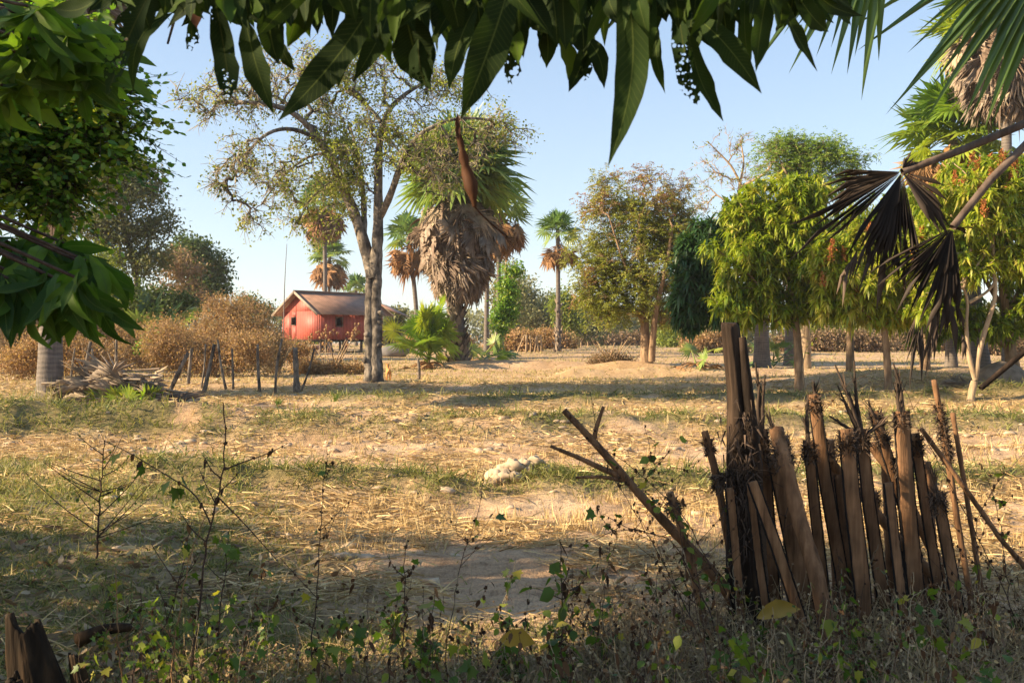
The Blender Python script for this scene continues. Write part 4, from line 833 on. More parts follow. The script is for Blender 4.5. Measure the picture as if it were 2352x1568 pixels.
# ---------------------------------------------------------------- the right-hand trees
b = G(1485, 46)
def multi_tree(name, label, basepx, d, trunks, lobes, mat, bark, n, leaf, tr=.2, r0=.012, k=.15, arch=.08, dep=.9, shell=.5, wood_sides=5, twig=None, rmax=.1, group=None, jit=.06):
    b = G(basepx, d); t = thing(name, label, 'tree', b, group); lim = []; mb = MB()
    for i, (pts, r1, r2) in enumerate(trunks):
        q = [P(x, y, d + dy) for x, y, dy in pts]
        if i == 0: q = [b + [0, 0, -.2]] + q
        q = smooth_path(q, 3 * len(q)); lim.append((q, 0, int(len(q) * (.45 if i == 0 else .15))))
        tubes(mb, q, np.linspace(r1, r2, len(q)) * (1 + rng.normal(0, .04, len(q))) * (1 + (.35 * np.exp(-np.arange(len(q)) * .9) if i == 0 else 0)), 10)
    A = lobe_pts(lobes, d, n, dep, shell); NN, ch, cnt, n0 = grow(lim, A, k=k, arch=arch, jit=jit)
    wood(mb, NN, ch, cnt, r0, sides=wood_sides, rmax=rmax); 
    pts, dr = tips_of(NN, ch, (2, 3, 4))
    if twig:
        m = twig; n_ = len(pts); p0 = np.repeat(pts, m, 0); dd = nrm(np.repeat(dr, m, 0) + rng.normal(0, .6, (n_ * m, 3)) + [0, 0, .2]); L = rng.uniform(.2, .6, (n_ * m, 1)); p1 = p0 + dd * L
        tubes(mb, np.stack([p0, (p0 + p1) / 2 + rng.normal(0, .03, p0.shape), p1], 1), np.tile([.011, .009, .005], (len(p0), 1)), 3); pts = np.concatenate([pts, p1]); dr = np.concatenate([dr, dd])
    mb.build('trunk', M[bark], t, smooth=True)
    lf = MB(); leaf(lf, pts, dr); lf.build('crown', M[mat], t); return t, pts, dr
def sprays(lf, p, dr, per, L, rb=0, hi=None):
    """feathery compound leaves: short rows of tiny leaflets"""
    n = len(p); k = 8; ax = nrm(np.repeat(dr, per, 0) + rng.normal(0, .8, (n * per, 3))); o = np.repeat(p, per, 0) + rng.normal(0, .12, (n * per, 3))
    ln = L * rng.uniform(.6, 1.2, len(o)); t = np.tile(np.linspace(.15, 1, k), len(o)); O = np.repeat(o, k, 0) + np.repeat(ax * ln[:, None], k, 0) * t[:, None]
    O[:, 2] -= (t ** 2) * np.repeat(ln, k) * .25
    sd = nrm(np.cross(np.repeat(ax, k, 0), rng.normal(0, .3, (len(O), 3)) + [0, 0, 1])) * np.tile([1, -1], len(O) // 2)[:, None]
    r = np.repeat(np.clip(rng.normal(.5 + rb, .2, n), 0, 1), per * k) if hi is None else np.repeat(hi, per * k)
    leaves(lf, O, sd + np.repeat(ax, k, 0) * .5, L * .36, L * .16, 'dia', r=np.clip(r + rng.normal(0, .1, len(O)), 0, 1), droop=.3)
def mixed_leaf(lf, p, dr):
    hi = np.clip(.38 + .5 * sstep(5.5, 9.8, p[:, 2]) * sstep(.38, .58, fbm(p[:, 0] * .9, p[:, 2] * .9, 5)) + .4 * sstep(.60, .66, fbm(p[:, 0] * 1.4, p[:, 2] * 1.4, 8)) + rng.normal(0, .1, len(p)), 0, 1)
    keep = rng.random(len(p)) < np.interp(p[:, 2], [2, 7, 10], [.85, .6, .32])
    sprays(lf, p[keep], dr[keep], 3, .34, hi=hi[keep])
multi_tree('reddish_tree', 'feathery tree with red-brown seed pods and a twin trunk right of centre', 1485, 46,
    [([(1483, 800, 0), (1480, 740, 0), (1478, 660, 0), (1472, 560, 0), (1478, 450, 0)], .24, .05), ([(1496, 830, -.2), (1500, 770, -.3), (1508, 700, -.5), (1530, 620, -.8), (1545, 520, -1)], .17, .05), ([(1480, 740, 0), (1440, 690, .6), (1400, 640, 1), (1370, 560, 1.2)], .1, .04), ([(1478, 690, 0), (1430, 600, -.8), (1400, 500, -1)], .09, .03), ([(1500, 730, 0), (1560, 690, .6), (1600, 640, 1)], .08, .03)],
    [(1460, 480, 90, 60), (1380, 470, 55, 65), (1480, 560, 120, 70), (1380, 600, 70, 60), (1560, 530, 60, 80), (1480, 650, 130, 50), (1360, 670, 55, 40), (1470, 410, 35, 28), (1585, 600, 45, 80), (1430, 710, 90, 30), (1540, 720, 60, 30), (1550, 440, 40, 40)],
    'mixed', 'bark_brown', 620, mixed_leaf, r0=.010, twig=2)
multi_tree('bare_tree', 'nearly leafless pale tree rising behind the mangoes', 1690, 54,
    [([(1690, 700, 0), (1692, 560, 0), (1695, 470, 0), (1700, 420, 0)], .2, .09), ([(1700, 420, 0), (1680, 380, 0), (1640, 340, 0), (1625, 325, 0)], .07, .03), ([(1700, 420, 0), (1710, 370, .5), (1700, 320, .5)], .07, .03), ([(1700, 430, 0), (1760, 400, -.5), (1790, 350, -1), (1795, 330, 0)], .08, .03)],
    [(1655, 400, 75, 90), (1700, 340, 45, 50), (1620, 470, 40, 60), (1780, 350, 36, 40), (1740, 420, 50, 50)], 'olive', 'twig_pale', 110, lambda lf, p, dr: cluster(lf, p[rng.random(len(p)) < .14], 5, .14, .14, .08, 'fold'), r0=.012, twig=2, arch=.05, k=.2)
multi_tree('feathery_tree', 'feathery light green tree with a flat spreading top behind the mangoes', 1850, 46,
    [([(1850, 700, 0), (1845, 560, 0), (1835, 460, 0), (1830, 420, 0)], .24, .1), ([(1835, 450, 0), (1870, 400, .5), (1920, 375, 1)], .09, .03), ([(1835, 440, 0), (1800, 390, -.5), (1790, 360, 0)], .08, .03)],
    [(1850, 340, 105, 20), (1920, 365, 70, 22), (1830, 385, 90, 26), (1950, 405, 40, 22), (1795, 345, 50, 20), (1880, 430, 80, 26)], 'feather', 'bark_pale', 230, lambda lf, p, dr: sprays(lf, p, dr, 2, .3), r0=.009, twig=2, arch=.04, k=.12)
def mango_leaf(n, L=.23, W=.055, rb=0.0, dr_=.42): return lambda lf, p, dr: whorls(lf, p, dr, n, L, W, dr_, rb)
def mango_tree(label, basepx, d, trunks, lobes, n, mat='mango', flowers=0, per=11, L=.26, rb=0, bark='bark_brown', group='mango trees on the right', flr=None):
    t, pts, dr = multi_tree('mango_tree', label, basepx, d, trunks, lobes, mat, bark, n, mango_leaf(per, L, L * .24, rb), r0=.008, k=.12, arch=.08, shell=.62, rmax=.07, group=group)
    if flowers:
        q = pts[(pts[:, 1] < d + .3)]
        if flr: 
            sx = q[:, 0] / q[:, 1] * F + CXP; sy = HY - (q[:, 2] - CAMZ) / q[:, 1] * F; q = q[(sx > flr[0]) & (sx < flr[1]) & (sy > flr[2]) & (sy < flr[3])]
        q = q[rng.permutation(len(q))[:flowers]]; m = 60; s = np.repeat(q, m, 0); h = rng.random(len(s)); s = s + np.stack([rng.normal(0, .06, len(s)) * (1 - h), rng.normal(0, .06, len(s)) * (1 - h), .05 + h * .36], 1) + [0, -.15, 0]
        mb = MB(); leaves(mb, s, rdir(len(s), .6), .10, .04, 'dia', droop=0); tubes(mb, np.stack([q, q + [0, -.12, .3]], 1), np.tile([.008, .004], (len(q), 1)), 3, r=.3); tag(mb.build('flower_spikes', M['flower'], t), kind='stuff')
    return t
mango_tree('broad bright mango tree left of the other mangoes, behind the blackened post', 1838, 29,
    [([(1836, 860, 0), (1832, 780, 0), (1826, 720, 0), (1815, 650, 0), (1800, 560, 0), (1790, 470, 0)], .145, .04), ([(1826, 730, 0), (1860, 650, -.3), (1880, 570, -.5)], .07, .03), ([(1826, 740, 0), (1770, 680, -.3), (1720, 630, -.4)], .07, .03), ([(1815, 660, 0), (1850, 560, .4), (1860, 450, .5)], .06, .03)],
    [(1790, 470, 110, 75), (1720, 600, 95, 90), (1860, 560, 95, 100), (1760, 690, 120, 60), (1880, 680, 80, 60), (1800, 560, 110, 90), (1850, 440, 60, 40), (1700, 500, 60, 60), (1690, 690, 60, 60)], 1120)
mango_tree('dark blue-green mango, left of the broad bright one', 1680, 33,
    [([(1680, 800, 0), (1675, 740, 0), (1660, 660, 0), (1640, 580, 0)], .12, .04), ([(1675, 740, 0), (1620, 690, 0), (1590, 640, 0)], .06, .03)],
    [(1640, 560, 60, 65), (1600, 640, 60, 75), (1580, 700, 45, 50), (1650, 700, 60, 50), (1570, 560, 25, 25), (1720, 480, 50, 50)], 620, 'mango_dark', L=.33)
mango_tree('yellow-green mango with orange flower spikes on a slim stem, between the stakes', 2041, 27,
    [([(2040, 860, 0), (2035, 790, 0), (2030, 750, 0)], .11, .085), ([(2030, 750, 0), (1990, 725, -.2), (1965, 690, -.3), (1940, 640, -.3)], .05, .025), ([(2030, 750, 0), (2060, 715, 0), (2065, 650, .2), (2050, 580, .3)], .06, .03)],
    [(1960, 640, 85, 75), (2050, 610, 85, 90), (1930, 700, 60, 40), (2040, 700, 75, 40), (1990, 570, 80, 50), (1900, 600, 40, 60), (2100, 690, 60, 50)], 950, flowers=26, rb=.22, flr=(1880, 2110, 500, 700))
mango_tree('shaded mango standing behind, its straight stem between two stakes', 1953, 36,
    [([(1953, 830, 0), (1952, 750, 0), (1950, 670, 0), (1960, 560, 0), (1975, 480, 0)], .15, .05), ([(1952, 740, 0), (2000, 660, .3), (2030, 560, .5)], .07, .03)],
    [(1960, 520, 70, 60), (2040, 540, 80, 70), (1990, 640, 110, 70), (2100, 600, 60, 70), (2080, 480, 60, 60)], 700, 'mango')
mango_tree('slender forked mango with pale bent stems near the right edge', 2227, 25.6,
    [([(2232, 900, 0), (2238, 875, 0)], .105, .085), ([(2240, 872, 0), (2225, 820, 0), (2218, 740, 0), (2225, 690, 0), (2212, 660, -.2)], .07, .03), ([(2240, 872, 0), (2250, 800, 0), (2268, 740, 0), (2290, 680, 0), (2280, 600, 0), (2282, 500, 0), (2290, 400, 0)], .07, .03), ([(2225, 695, 0), (2270, 670, 0), (2290, 640, 0)], .045, .03), ([(2282, 560, 0), (2220, 640, -.4), (2160, 690, -.6)], .03, .012)],
    [(2220, 480, 90, 90), (2290, 430, 60, 80), (2160, 700, 70, 50), (2210, 600, 80, 60), (2330, 560, 60, 100), (2150, 560, 60, 60)], 650, per=8, L=.25, flowers=20, rb=.1, bark='bark_pale', flr=(2100, 2352, 380, 560))
mango_tree('big mango filling the right edge, its thick low boughs over an earth mound', 2335, 30,
    [([(2330, 860, 0), (2318, 790, 0), (2310, 720, 0), (2300, 640, 0)], .24, .1), ([(2318, 800, 0), (2260, 760, 0), (2190, 740, 0)], .10, .04), ([(2312, 740, 0), (2350, 650, 0), (2400, 540, 0)], .12, .05), ([(2310, 720, 0), (2250, 620, .4), (2200, 520, .6)], .09, .04)],
    [(2230, 560, 120, 90), (2320, 480, 120, 100), (2160, 740, 110, 45), (2280, 740, 110, 45), (2400, 650, 110, 110), (2420, 450, 100, 100), (2150, 640, 70, 60), (2230, 420, 70, 50), (2150, 480, 70, 60), (2330, 380, 60, 40)], 1250, 'mango', rb=-.12, flowers=10, flr=(2100, 2352, 380, 520))
mango_tree('mango in the second row filling the gap left of the forked mango', 2125, 40,
    [([(2125, 830, 0), (2122, 740, 0), (2120, 640, 0)], .2, .08)], [(2110, 600, 90, 90), (2060, 560, 70, 60), (2150, 690, 90, 50), (2130, 500, 80, 60), (2010, 650, 60, 60)], 620, 'mango', L=.34, rb=-.05)
mango_tree('mango just outside the right frame edge, foliage beside the big one', 2460, 26,
    [([(2460, 860, 0), (2465, 760, 0), (2470, 640, 0)], .2, .08)], [(2430, 600, 90, 120), (2500, 500, 120, 120)], 260, 'mango')
# off-frame trees on the left whose long shadows cross the field
for i, (x, y, h, rr) in enumerate([(-18, 28.4, 8, 3.0), (-20.5, 26.8, 14, 3.2), (-21, 25.9, 19, 3.4), (-19.5, 25.0, 24, 3.4), (-33, 41, 9, 4)]):
    b = np.array([x, y, gz(x, y)]); t = thing('field_tree', ['short round tree just outside the left frame edge beyond the left palmyra', 'medium tall tree outside the left frame edge', 'tall narrow tree outside the left frame edge', 'tallest narrow tree outside the left frame edge', 'far wide tree outside the left frame edge'][i], 'tree', b)
    path = smooth_path([b - [0, 0, .2], b + [0, 0, h * .5], b + [0, 0, h * .8]], 6); A = b + [0, 0, h * .74] + rdir(150) * (rng.random((150, 1)) ** .4) * [rr, 1.05, h * .13 + .6]
    NN, ch, cnt, n0 = grow([(path, 0, 2)], A); mb = MB(); tubes(mb, path, np.linspace(.2, .08, 6), 8); wood(mb, NN, ch, cnt, .02, rmax=.10); mb.build('trunk', M['bark_brown'], t, smooth=True)
    lf = MB(); p, dr = tips_of(NN, ch); cluster(lf, p, 22, .45, .3, .15, 'dia'); lf.build('crown', M['deep'], t)
# the far wood that closes the horizon
mb = MB(); n = 52000; x = rng.uniform(-190, 190, n); hh = 4.5 + 5 * fbm(x * .06, x * 0, 3) + 2.5 * fbm(x * .5, x * 0, 6); y = 225 + rng.normal(0, 5, n) + 8 * fbm(x * .03, x * 0 + 2, 4)
z = gz(x, y) + hh * rng.random(n) ** .8; gsel = fbm(x * .12, z * .3, 8)
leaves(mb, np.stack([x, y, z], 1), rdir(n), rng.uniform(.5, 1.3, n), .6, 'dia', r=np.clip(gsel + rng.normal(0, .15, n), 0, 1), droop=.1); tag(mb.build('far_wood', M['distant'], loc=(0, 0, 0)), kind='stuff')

# ================================================================ posts, debris, mounds
def stick_post(label, x0, y0, x1, y1, d, wpx, group, mat='bark_grey', name='fence_post', d2=None):
    wpx = wpx * .78
    b = P(x0, y0, d); b[2] = gz(b[0], d) - .05; tp = P(x1, y1, d2 or d); r = wpx / 2 * d / F
    mb = MB(); q = smooth_path([b, (b * .5 + tp * .5) + rng.normal(0, .04, 3), tp], 7); tubes(mb, q, np.linspace(1.1, .8, 7) * r * (1 + rng.normal(0, .07, 7)), 8, caps=True)
    if rng.random() < .4: tubes(mb, [q[4], q[4] + [rng.normal(0, .12), 0, .3]], [r * .45, r * .3], 5, caps=True)
    tag(mb.build(name, M[mat], smooth=True, loc=b), label, 'post', group)
gp = 'weathered posts of the broken fence on the left'
names_l = ['leftmost thin post, right of the left palm trunk', 'pair-left dark forked post behind the palm debris', 'thin leaning post beside the dark forked one', 'crooked slim post standing alone behind the debris', 'thin upright post left of the fallen grey log', 'short knobbly post right of the fallen grey log', 'thin post left of the dark leaning one', 'thick dark leaning post in front of the reddish bush', 'thin post leaning away from the dark leaning one', 'slim straight post near the middle of the fence line', 'pale forked post in front of the brown bush', 'tall leaning pale post right of the brown bush stems', 'thick broken stump post inside the thicket', 'dark slanting stick beside the broken stump post', 'short pale post in front of the house stilts', 'short post beside the young palm at the central palm']
for lb, a in zip(names_l, [(162, 870, 172, 800, 34, 7), (196, 865, 208, 785, 33, 11), (225, 870, 210, 800, 33, 8), (270, 862, 268, 765, 34, 9), (432, 848, 405, 755, 40, 6), (432, 868, 440, 800, 33, 10), (462, 870, 472, 790, 32, 6), (468, 872, 493, 790, 31, 12), (520, 868, 500, 780, 32, 8), (536, 868, 533, 800, 32, 7), (597, 868, 592, 790, 31.5, 9), (632, 872, 648, 778, 31, 8), (682, 872, 678, 798, 31, 17), (690, 870, 722, 800, 31.5, 6), (845, 840, 856, 800, 42, 9), (962, 862, 960, 824, 37, 9)]):
    stick_post(lb, *a, gp)
stick_post('fallen grey log leaning across the fence line above the palm debris', 385, 850, 432, 810, 30, 12, None, name='fallen_log')
gp2 = 'thin posts of the far field fence'
for lb, a in zip(['leaning pale stick left of the far field posts', 'thin far post leaning right, left of the tall pair', 'tall pale far post, left one of the pair', 'thin far post, right one of the pair', 'slightly leaning far post left of the last one', 'last far post before the lone slender palm', 'short far post right of the lone slender palm', 'small far post in the cleared field', 'small far post farther right in the cleared field'],
                 [(1186, 806, 1206, 768, 70, 5), (1252 - 25, 806, 1236 - 4, 772, 75, 4), (1240 - 32, 803, 1239 - 30, 768, 75, 6), (1248 - 30, 803, 1247 - 30, 770, 75, 4), (1272 - 35, 803, 1262 - 30, 772, 75, 4), (1278 - 35, 803, 1275 - 33, 770, 75, 4), (1316, 800, 1315, 784, 100, 4), (1334, 799, 1334, 785, 105, 4), (1350, 799, 1350, 786, 110, 4)]):
    stick_post(lb, *a, gp2, 'twig_pale')
# heap of cut palm fronds left
def debris(label, cx, d, n, wd, ht, green=0, name='palm_frond_heap', cat='frond heap'):
    b = G(cx, d); t = thing(name, label, cat, b); md = MB(); mg = MB()
    for i in range(n):
        x = rng.uniform(-1, 1); o = b + [x * wd, rng.uniform(-.5, .5) * wd * .6, 0]; o[2] = gz(o[0], o[1]) + .06 + rng.random() * ht * max(.1, 1 - abs(x) ** 1.5)
        a = rng.uniform(-.8, .8) + (0 if rng.random() < .5 else math.pi); dd = nrm([math.cos(a), math.sin(a) * .5, rng.uniform(-.15, .3) if rng.random() < .6 else rng.uniform(.3, 1.0)])
        tubes(md, smooth_path([o - dd * rng.uniform(.5, 1.1) * [1, 1, .3], o], 3), [.03, .018, .018], 5, r=rng.random())
        fan(md, o, dd, nrm([rng.normal(0, .4), -1, rng.uniform(.2, 1.4)]), rng.uniform(.4, .8), rng.integers(5, 10), rng.uniform(6, 24), .06, np.clip(rng.normal(.7, .28), 0, 1), rng.uniform(.4, .8), tw=rng.normal(0, .1), ragged=.25, fold=.5)
    md.build('dead_fronds', M['fan_dead'], t)
    for i in range(green):
        o = b + [rng.uniform(-.2, 1) * wd * .8, rng.uniform(-.6, 0) * wd * .5, 0]; o[2] = gz(o[0], o[1]); dd = np.array([rng.uniform(-.5, .7), rng.uniform(-.4, .2), 1.])
        frond(mg, o, dd, rng.uniform(.15, .45), rng.uniform(.3, .5), .1, np.clip(rng.normal(.5, .2), 0, 1), 16, .05)
    if green: mg.build('green_fronds', M['fan_young'], t)
    return t
debris('heap of cut dead palm fronds with green fans right of the left palm trunk', 262, 22.5, 120, 1.35, 1.0, 20)
def petiole_stick(label, a, b_, d, r, name='palm_stalk', mat='fan_tan', cat='palm stalk'):
    p0 = P(a[0], a[1], d); p1 = P(b_[0], b_[1], d); p0[2] = max(p0[2], gz(p0[0], d) + r); p1[2] = max(p1[2], gz(p1[0], d) + r)
    mb = MB(); tubes(mb, smooth_path([p0, p0 * .5 + p1 * .5 + [0, 0, .03], p1], 6), np.linspace(r * 1.4, r * .7, 6), 6, caps=True); return mb, p0, p1
mb, p0, p1 = petiole_stick('', (350, 885), (495, 935), 23, .035); tag(mb.build('palm_stalk', M['fibre'] if False else M['twig_pale'], smooth=True, loc=p0), 'long straight palm stalk lying from the frond heap towards the field', 'palm stalk')
t = thing('fallen_frond', 'fallen dead palm frond lying on the field with its fan to the right', 'palm frond', G(470, 23.5)); md = MB(); o = G(420, 22.6) + [0, 0, .06]; frond(md, o, [1, .1, .03], 1.35, .75, .1, .5, 18, .02, spread=25); fan(md, o, np.array([-1, -.1, 0.1]), np.array([0, 0, 1.]), .5, 8, 20, .1, .4); md.build('dead_fan', M['fan_dead'], t)
mb = MB(); o = P(436, 992, 17.5); o[2] = gz(o[0], o[1]) + .1; e = P(515, 1018, 16); e[2] = gz(e[0], e[1]) + .04
leaves(mb, [o], [e - o], np.linalg.norm(e - o), .07, 'blade', r=[1.], droop=0, up=np.array([[0, -.5, 1.]])); tag(mb.build('bleached_frond_strip', M['clod'], loc=o), 'bleached curved strip of palm frond on the grassy bank', 'palm frond')
# bleached clod in the gap of the near bank
b = G(1180, 10.75); t = thing('clay_clod', 'pile of pale clay lumps on the end of the grassy bank near the middle', 'clay lump', b); mb = MB()
for x, y, z, s in [(-.24, -.1, .10, .10), (-.2, -.02, .24, .08), (-.09, 0, .32, .11), (.02, .02, .36, .10), (.12, .05, .40, .09), (.22, .06, .42, .09), (.3, .1, .38, .08), (-.05, -.05, .18, .12), (.15, .05, .26, .14), (-.15, -.02, .15, .13), (.3, .1, .22, .14), (.05, .1, .12, .2), (.28, .12, .08, .2)]: blob(mb, b + [x * .95 + rng.normal(0, .02), y, z * .62 - .06], s * rng.uniform(.65, 1.0), .9, 10, sq=(1.25, 1, .75))
mb.build('lumps', M['clod'], t)
mb = MB(); n = 1500; q = np.array(b) + np.stack([rng.normal(.3, .3, n), rng.normal(0, .16, n), np.zeros(n)], 1); q[:, 2] = gz(q[:, 0], q[:, 1]) + rng.random(n) * .16 * np.exp(-((q[:, 0] - b[0] - .22) / .35) ** 2)
leaves(mb, q, rdir(n, .7) , rng.uniform(.05, .16, n), .007, 'blade', r=np.clip(rng.normal(.5, .2, n), 0, 1), droop=.5); mb.build('grass_tuft', M['grass'], t)
# green grass tussocks on the field
for px, d, lb in ((640, 25, 'left one of two small green grass tufts on the field bank'), (770, 25.3, 'right one of two small green grass tufts on the field bank')):
    b = G(px, d); mb = MB(); n = 26; leaves(mb, np.array(b) + rng.normal(0, .03, (n, 3)) * [1, 1, 0], nrm(rng.normal(0, .3, (n, 3)) + [0, 0, 1]), rng.uniform(.18, .36, n), .02, 'blade', r=.25 + .4 * rng.random(n), droop=.2); tag(mb.build('grass_tuft', M['weedleaf'], loc=b), lb, 'grass tuft', 'green grass tufts')
mb = MB(); n = 420; b = G(70, 21.8); q = np.array(b) + np.stack([rng.normal(0, .45, n), rng.normal(0, .3, n), 0 * np.zeros(n)], 1); q[:, 2] = gz(q[:, 0], q[:, 1])
leaves(mb, q, nrm(rng.normal(0, .3, (n, 3)) + [0, 0, 1]), rng.uniform(.25, .95, n), .014, 'blade', r=np.clip(rng.normal(.8, .2, n), 0, 1), droop=rng.uniform(0, .4, n)); tag(mb.build('dry_grass_tuft', M['grass'], loc=b), 'tall dry grass tuft at the foot of the left palmyra trunk', 'grass tuft')
# termite mound at right, under the big mango; frond pile
mb = MB(); b = G(2300, 29.3); q = np.linspace(0, 1, 12); tubes(mb, np.stack([b[0] + 0 * q, b[1] + 0 * q, b[2] - .1 + q * 1.15], 1), .95 * (1 - q ** 2.2) ** .6 + .02, 22)
tag(mb.build('earth_mound', plain('mound_soil', (.20, .15, .11), .95, .35, 5), smooth=True, loc=b), 'grey-brown earth mound at the foot of the big right mango', 'earth mound')
debris('untidy pile of dry branches and fronds beside the earth mound', 2210, 29.5, 14, 1.0, .3, 0, name='branch_pile', cat='branch pile')
# things in the shade by the house
b = G(905, 66); mb = MB(); blob(mb, b + [0, 0, .35], .75, .25, 12, sq=(1.3, .7, .6)); tag(mb.build('covered_bundle', plain('grey_cover', (.16, .15, .15), .9), smooth=True, loc=b), 'grey covered bundle lying just right of the forked trunk near the house', 'bundle')
mb = MB(); b = G(722, 72); box(mb, b + [0, 0, .45], [.3, 0, 0], [0, .2, 0], [0, 0, .14]); box(mb, b + [0, 0, .15], [.24, 0, 0], [0, .16, 0], [0, 0, .15]); tag(mb.build('bin', plain('pink_plastic', (.5, .22, .18), .6), loc=b), 'pinkish box standing in the shade left of the house stilts', 'box')

# ================================================================ foreground: hanging mango leaves
def big_leaves(mb, base, tip, W, bend=.1, curl=None, r=None, seg=12, cross=2, tipdrip=.12):
    """long mango leaves with wavy edges; base, tip (N,3)"""
    base = np.asarray(base, float); tip = np.asarray(tip, float); N = len(base); d = tip - base; L = np.linalg.norm(d, axis=1); d = nrm(d)
    face = nrm(np.stack([rng.normal(0, .5, N), -np.ones(N), rng.normal(.1, .35, N)], 1)); sd = nrm(np.cross(d, face)); nm = np.cross(sd, d)
    t = np.linspace(0, 1, seg + 1); w = np.interp(t, [0, .02, .12, .35, .6, .82, .93, 1], [.03, .06, .55, .95, 1, .55, .16, .0]); u = np.linspace(-1, 1, 2 * cross + 1)
    bd = rng.normal(0, bend, N); ph = rng.random(N) * 6; cv = rng.uniform(.1, .5, N)
    wav = np.sin(t[None] * 17 + ph[:, None]) * .08
    o = base[:, None] + d[:, None] * (t[None, :, None] * L[:, None, None]) + sd[:, None] * ((np.sin(t * np.pi)[None] * bd[:, None] * L[:, None])[..., None]) + nm[:, None] * ((np.sin(t * np.pi)[None] * rng.normal(.05, .08, N)[:, None] * L[:, None])[..., None])
    W = np.broadcast_to(W, (N,)); edge = 1 + rng.normal(0, .035, (N, seg + 1, len(u)))
    x = u[None, None] * w[None, :, None] * (W / 2)[:, None, None] * edge
    z = (np.abs(u)[None, None] ** 1.3) * (cv[:, None, None] * W[:, None, None] * .5) * w[None, :, None] + (wav[:, :, None] * W[:, None, None]) * (u ** 2 * np.sign(u))[None, None] * w[None, :, None]
    v = o[:, :, None] + sd[:, None, None] * x[..., None] + nm[:, None, None] * z[..., None]
    k = len(u); nb = np.arange(N)[:, None, None] * (seg + 1) * k; i = np.arange(seg)[None, :, None] * k; j = np.arange(k - 1)[None, None]
    f = np.stack([nb + i + j, nb + i + j + 1, nb + i + k + j + 1, nb + i + k + j], -1).reshape(-1, 4)
    al = np.zeros((N, seg + 1, k, 2)); al[..., 0] = u; al[..., 1] = t[None, :, None]
    if r is None: r = rng.random(N)
    mb.add(v.reshape(-1, 3), f, np.repeat(np.broadcast_to(r, (N,)), (seg + 1) * k), al.reshape(-1, 2))
def overhead():
    b = np.array([2.6, -2.2, 0.]); t = thing('mango_tree', 'mango branch with large dark leaves hanging across the top of the view, close up', 'tree', b)
    mb = MB(); 
    trunk = smooth_path([b - [0, 0, .2], b + [0, .1, 1.2], b + [-.5, .6, 2.4], b + [-1.4, 1.5, 3.3]], 12); tubes(mb, trunk, np.linspace(.17, .07, 12), 12)
    for pth, r1 in (([(1.2, -.7, 3.3), (.6, .9, 2.95), (.2, 2.0, 2.75), (-.5, 2.1, 2.65), (-.95, 2.1, 2.6)], .03), ([(1.2, -.7, 3.3), (1.0, 1.2, 2.9), (1.0, 2.0, 2.65), (1.35, 2.2, 2.55)], .028), ([(.6, .9, 2.95), (.1, 1.8, 2.62), (-.3, 2.0, 2.5)], .015), ([(.9, 1.3, 2.9), (.6, 1.9, 2.6), (.35, 2.1, 2.5)], .015), ([(-.5, 2.1, 2.65), (-.75, 2.3, 2.45), (-.83, 2.4, 2.32)], .008)):
        tubes(mb, smooth_path(pth, 14), np.linspace(r1, r1 * .35, 14), 8)
    mb.build('trunk', M['bark_grey'], t, smooth=True)
    def mk(rows, lf):
        B = []; Tt = []; W = []; r = []
        for (x0, y0, x1, y1, wp, dd, rr) in rows: B.append(P(x0, y0, dd)); Tt.append(P(x1, y1, dd + rng.normal(0, .04))); W.append(wp * dd / F * .93); r.append(rr)
        big_leaves(lf, B, Tt, np.array(W), r=np.array(r), bend=.05)
    A = [(397, 30, 306, 213, 44, 2.3, .4), (562, 40, 628, 262, 66, 1.9, .3), (880, -30, 637, 280, 84, 1.75, .15), (895, 20, 810, 190, 56, 1.9, .3), (930, 20, 985, 205, 105, 2.0, .1), (1095, 10, 1031, 208, 62, 1.8, .4), (1178, -60, 1058, 275, 96, 1.7, .2),
         (1240, 20, 1255, 158, 50, 2.2, .3), (1265, 60, 1305, 186, 50, 2.0, .95), (1365, 70, 1306, 212, 44, 2.1, .2), (1340, 80, 1388, 205, 44, 2.1, .3), (1420, -120, 1396, 385, 82, 1.7, .35), (1500, -10, 1443, 238, 62, 1.95, .6), (1580, 70, 1662, 280, 50, 1.9, .5),
         (1600, 40, 1750, 216, 62, 1.85, .3), (1712, -20, 1722, 166, 40, 2.1, .6), (1765, -30, 1736, 166, 56, 1.95, .5), (1780, -20, 1878, 166, 44, 1.9, .3), (1820, -30, 1903, 74, 52, 1.95, .3), (1510, 60, 1528, 216, 34, 2.1, .5), (640, 90, 678, 165, 34, 2.0, .3), (850, 90, 812, 135, 34, 2.2, .3),
         (800, 60, 775, 205, 30, 2.3, .2), (1330, 20, 1340, 130, 70, 2.0, .1), (620, 0, 640, 150, 70, 1.9, .15), (1880, 10, 1955, 60, 40, 2.1, .3), (340, -60, 345, 70, 70, 2.1, .2), (720, -40, 660, 110, 70, 2.0, .7), (1180, 60, 1190, 150, 40, 1.9, .9), (470, -20, 460, 90, 50, 2.1, .25), (1830, 60, 1852, 110, 30, 2.1, .5), (1260, -60, 1280, 110, 80, 1.9, .15), (1150, -60, 1130, 140, 84, 2.1, .1), (1000, -60, 1060, 140, 90, 2.1, .2), (870, -60, 900, 150, 70, 2.15, .85), (1660, -50, 1680, 120, 60, 2.05, .2), (1560, -60, 1600, 130, 80, 2.1, .3)]
    lf = MB(); mk(A, lf)
    n = 620; x0 = rng.uniform(230, 1900, n); y0 = rng.uniform(-260, -20, n) ; ln = rng.uniform(90, 230, n); an = rng.normal(0, .42, n)
    yt = np.minimum(y0 + ln * np.cos(an), np.interp(x0, [200, 420, 500, 650, 900, 1200, 1500, 1700, 1800, 1950], [20, 40, 60, 75, 110, 120, 110, 100, 60, 20]) * rng.uniform(.6, 1.15, n)); dd = rng.uniform(1.65, 2.6, n)
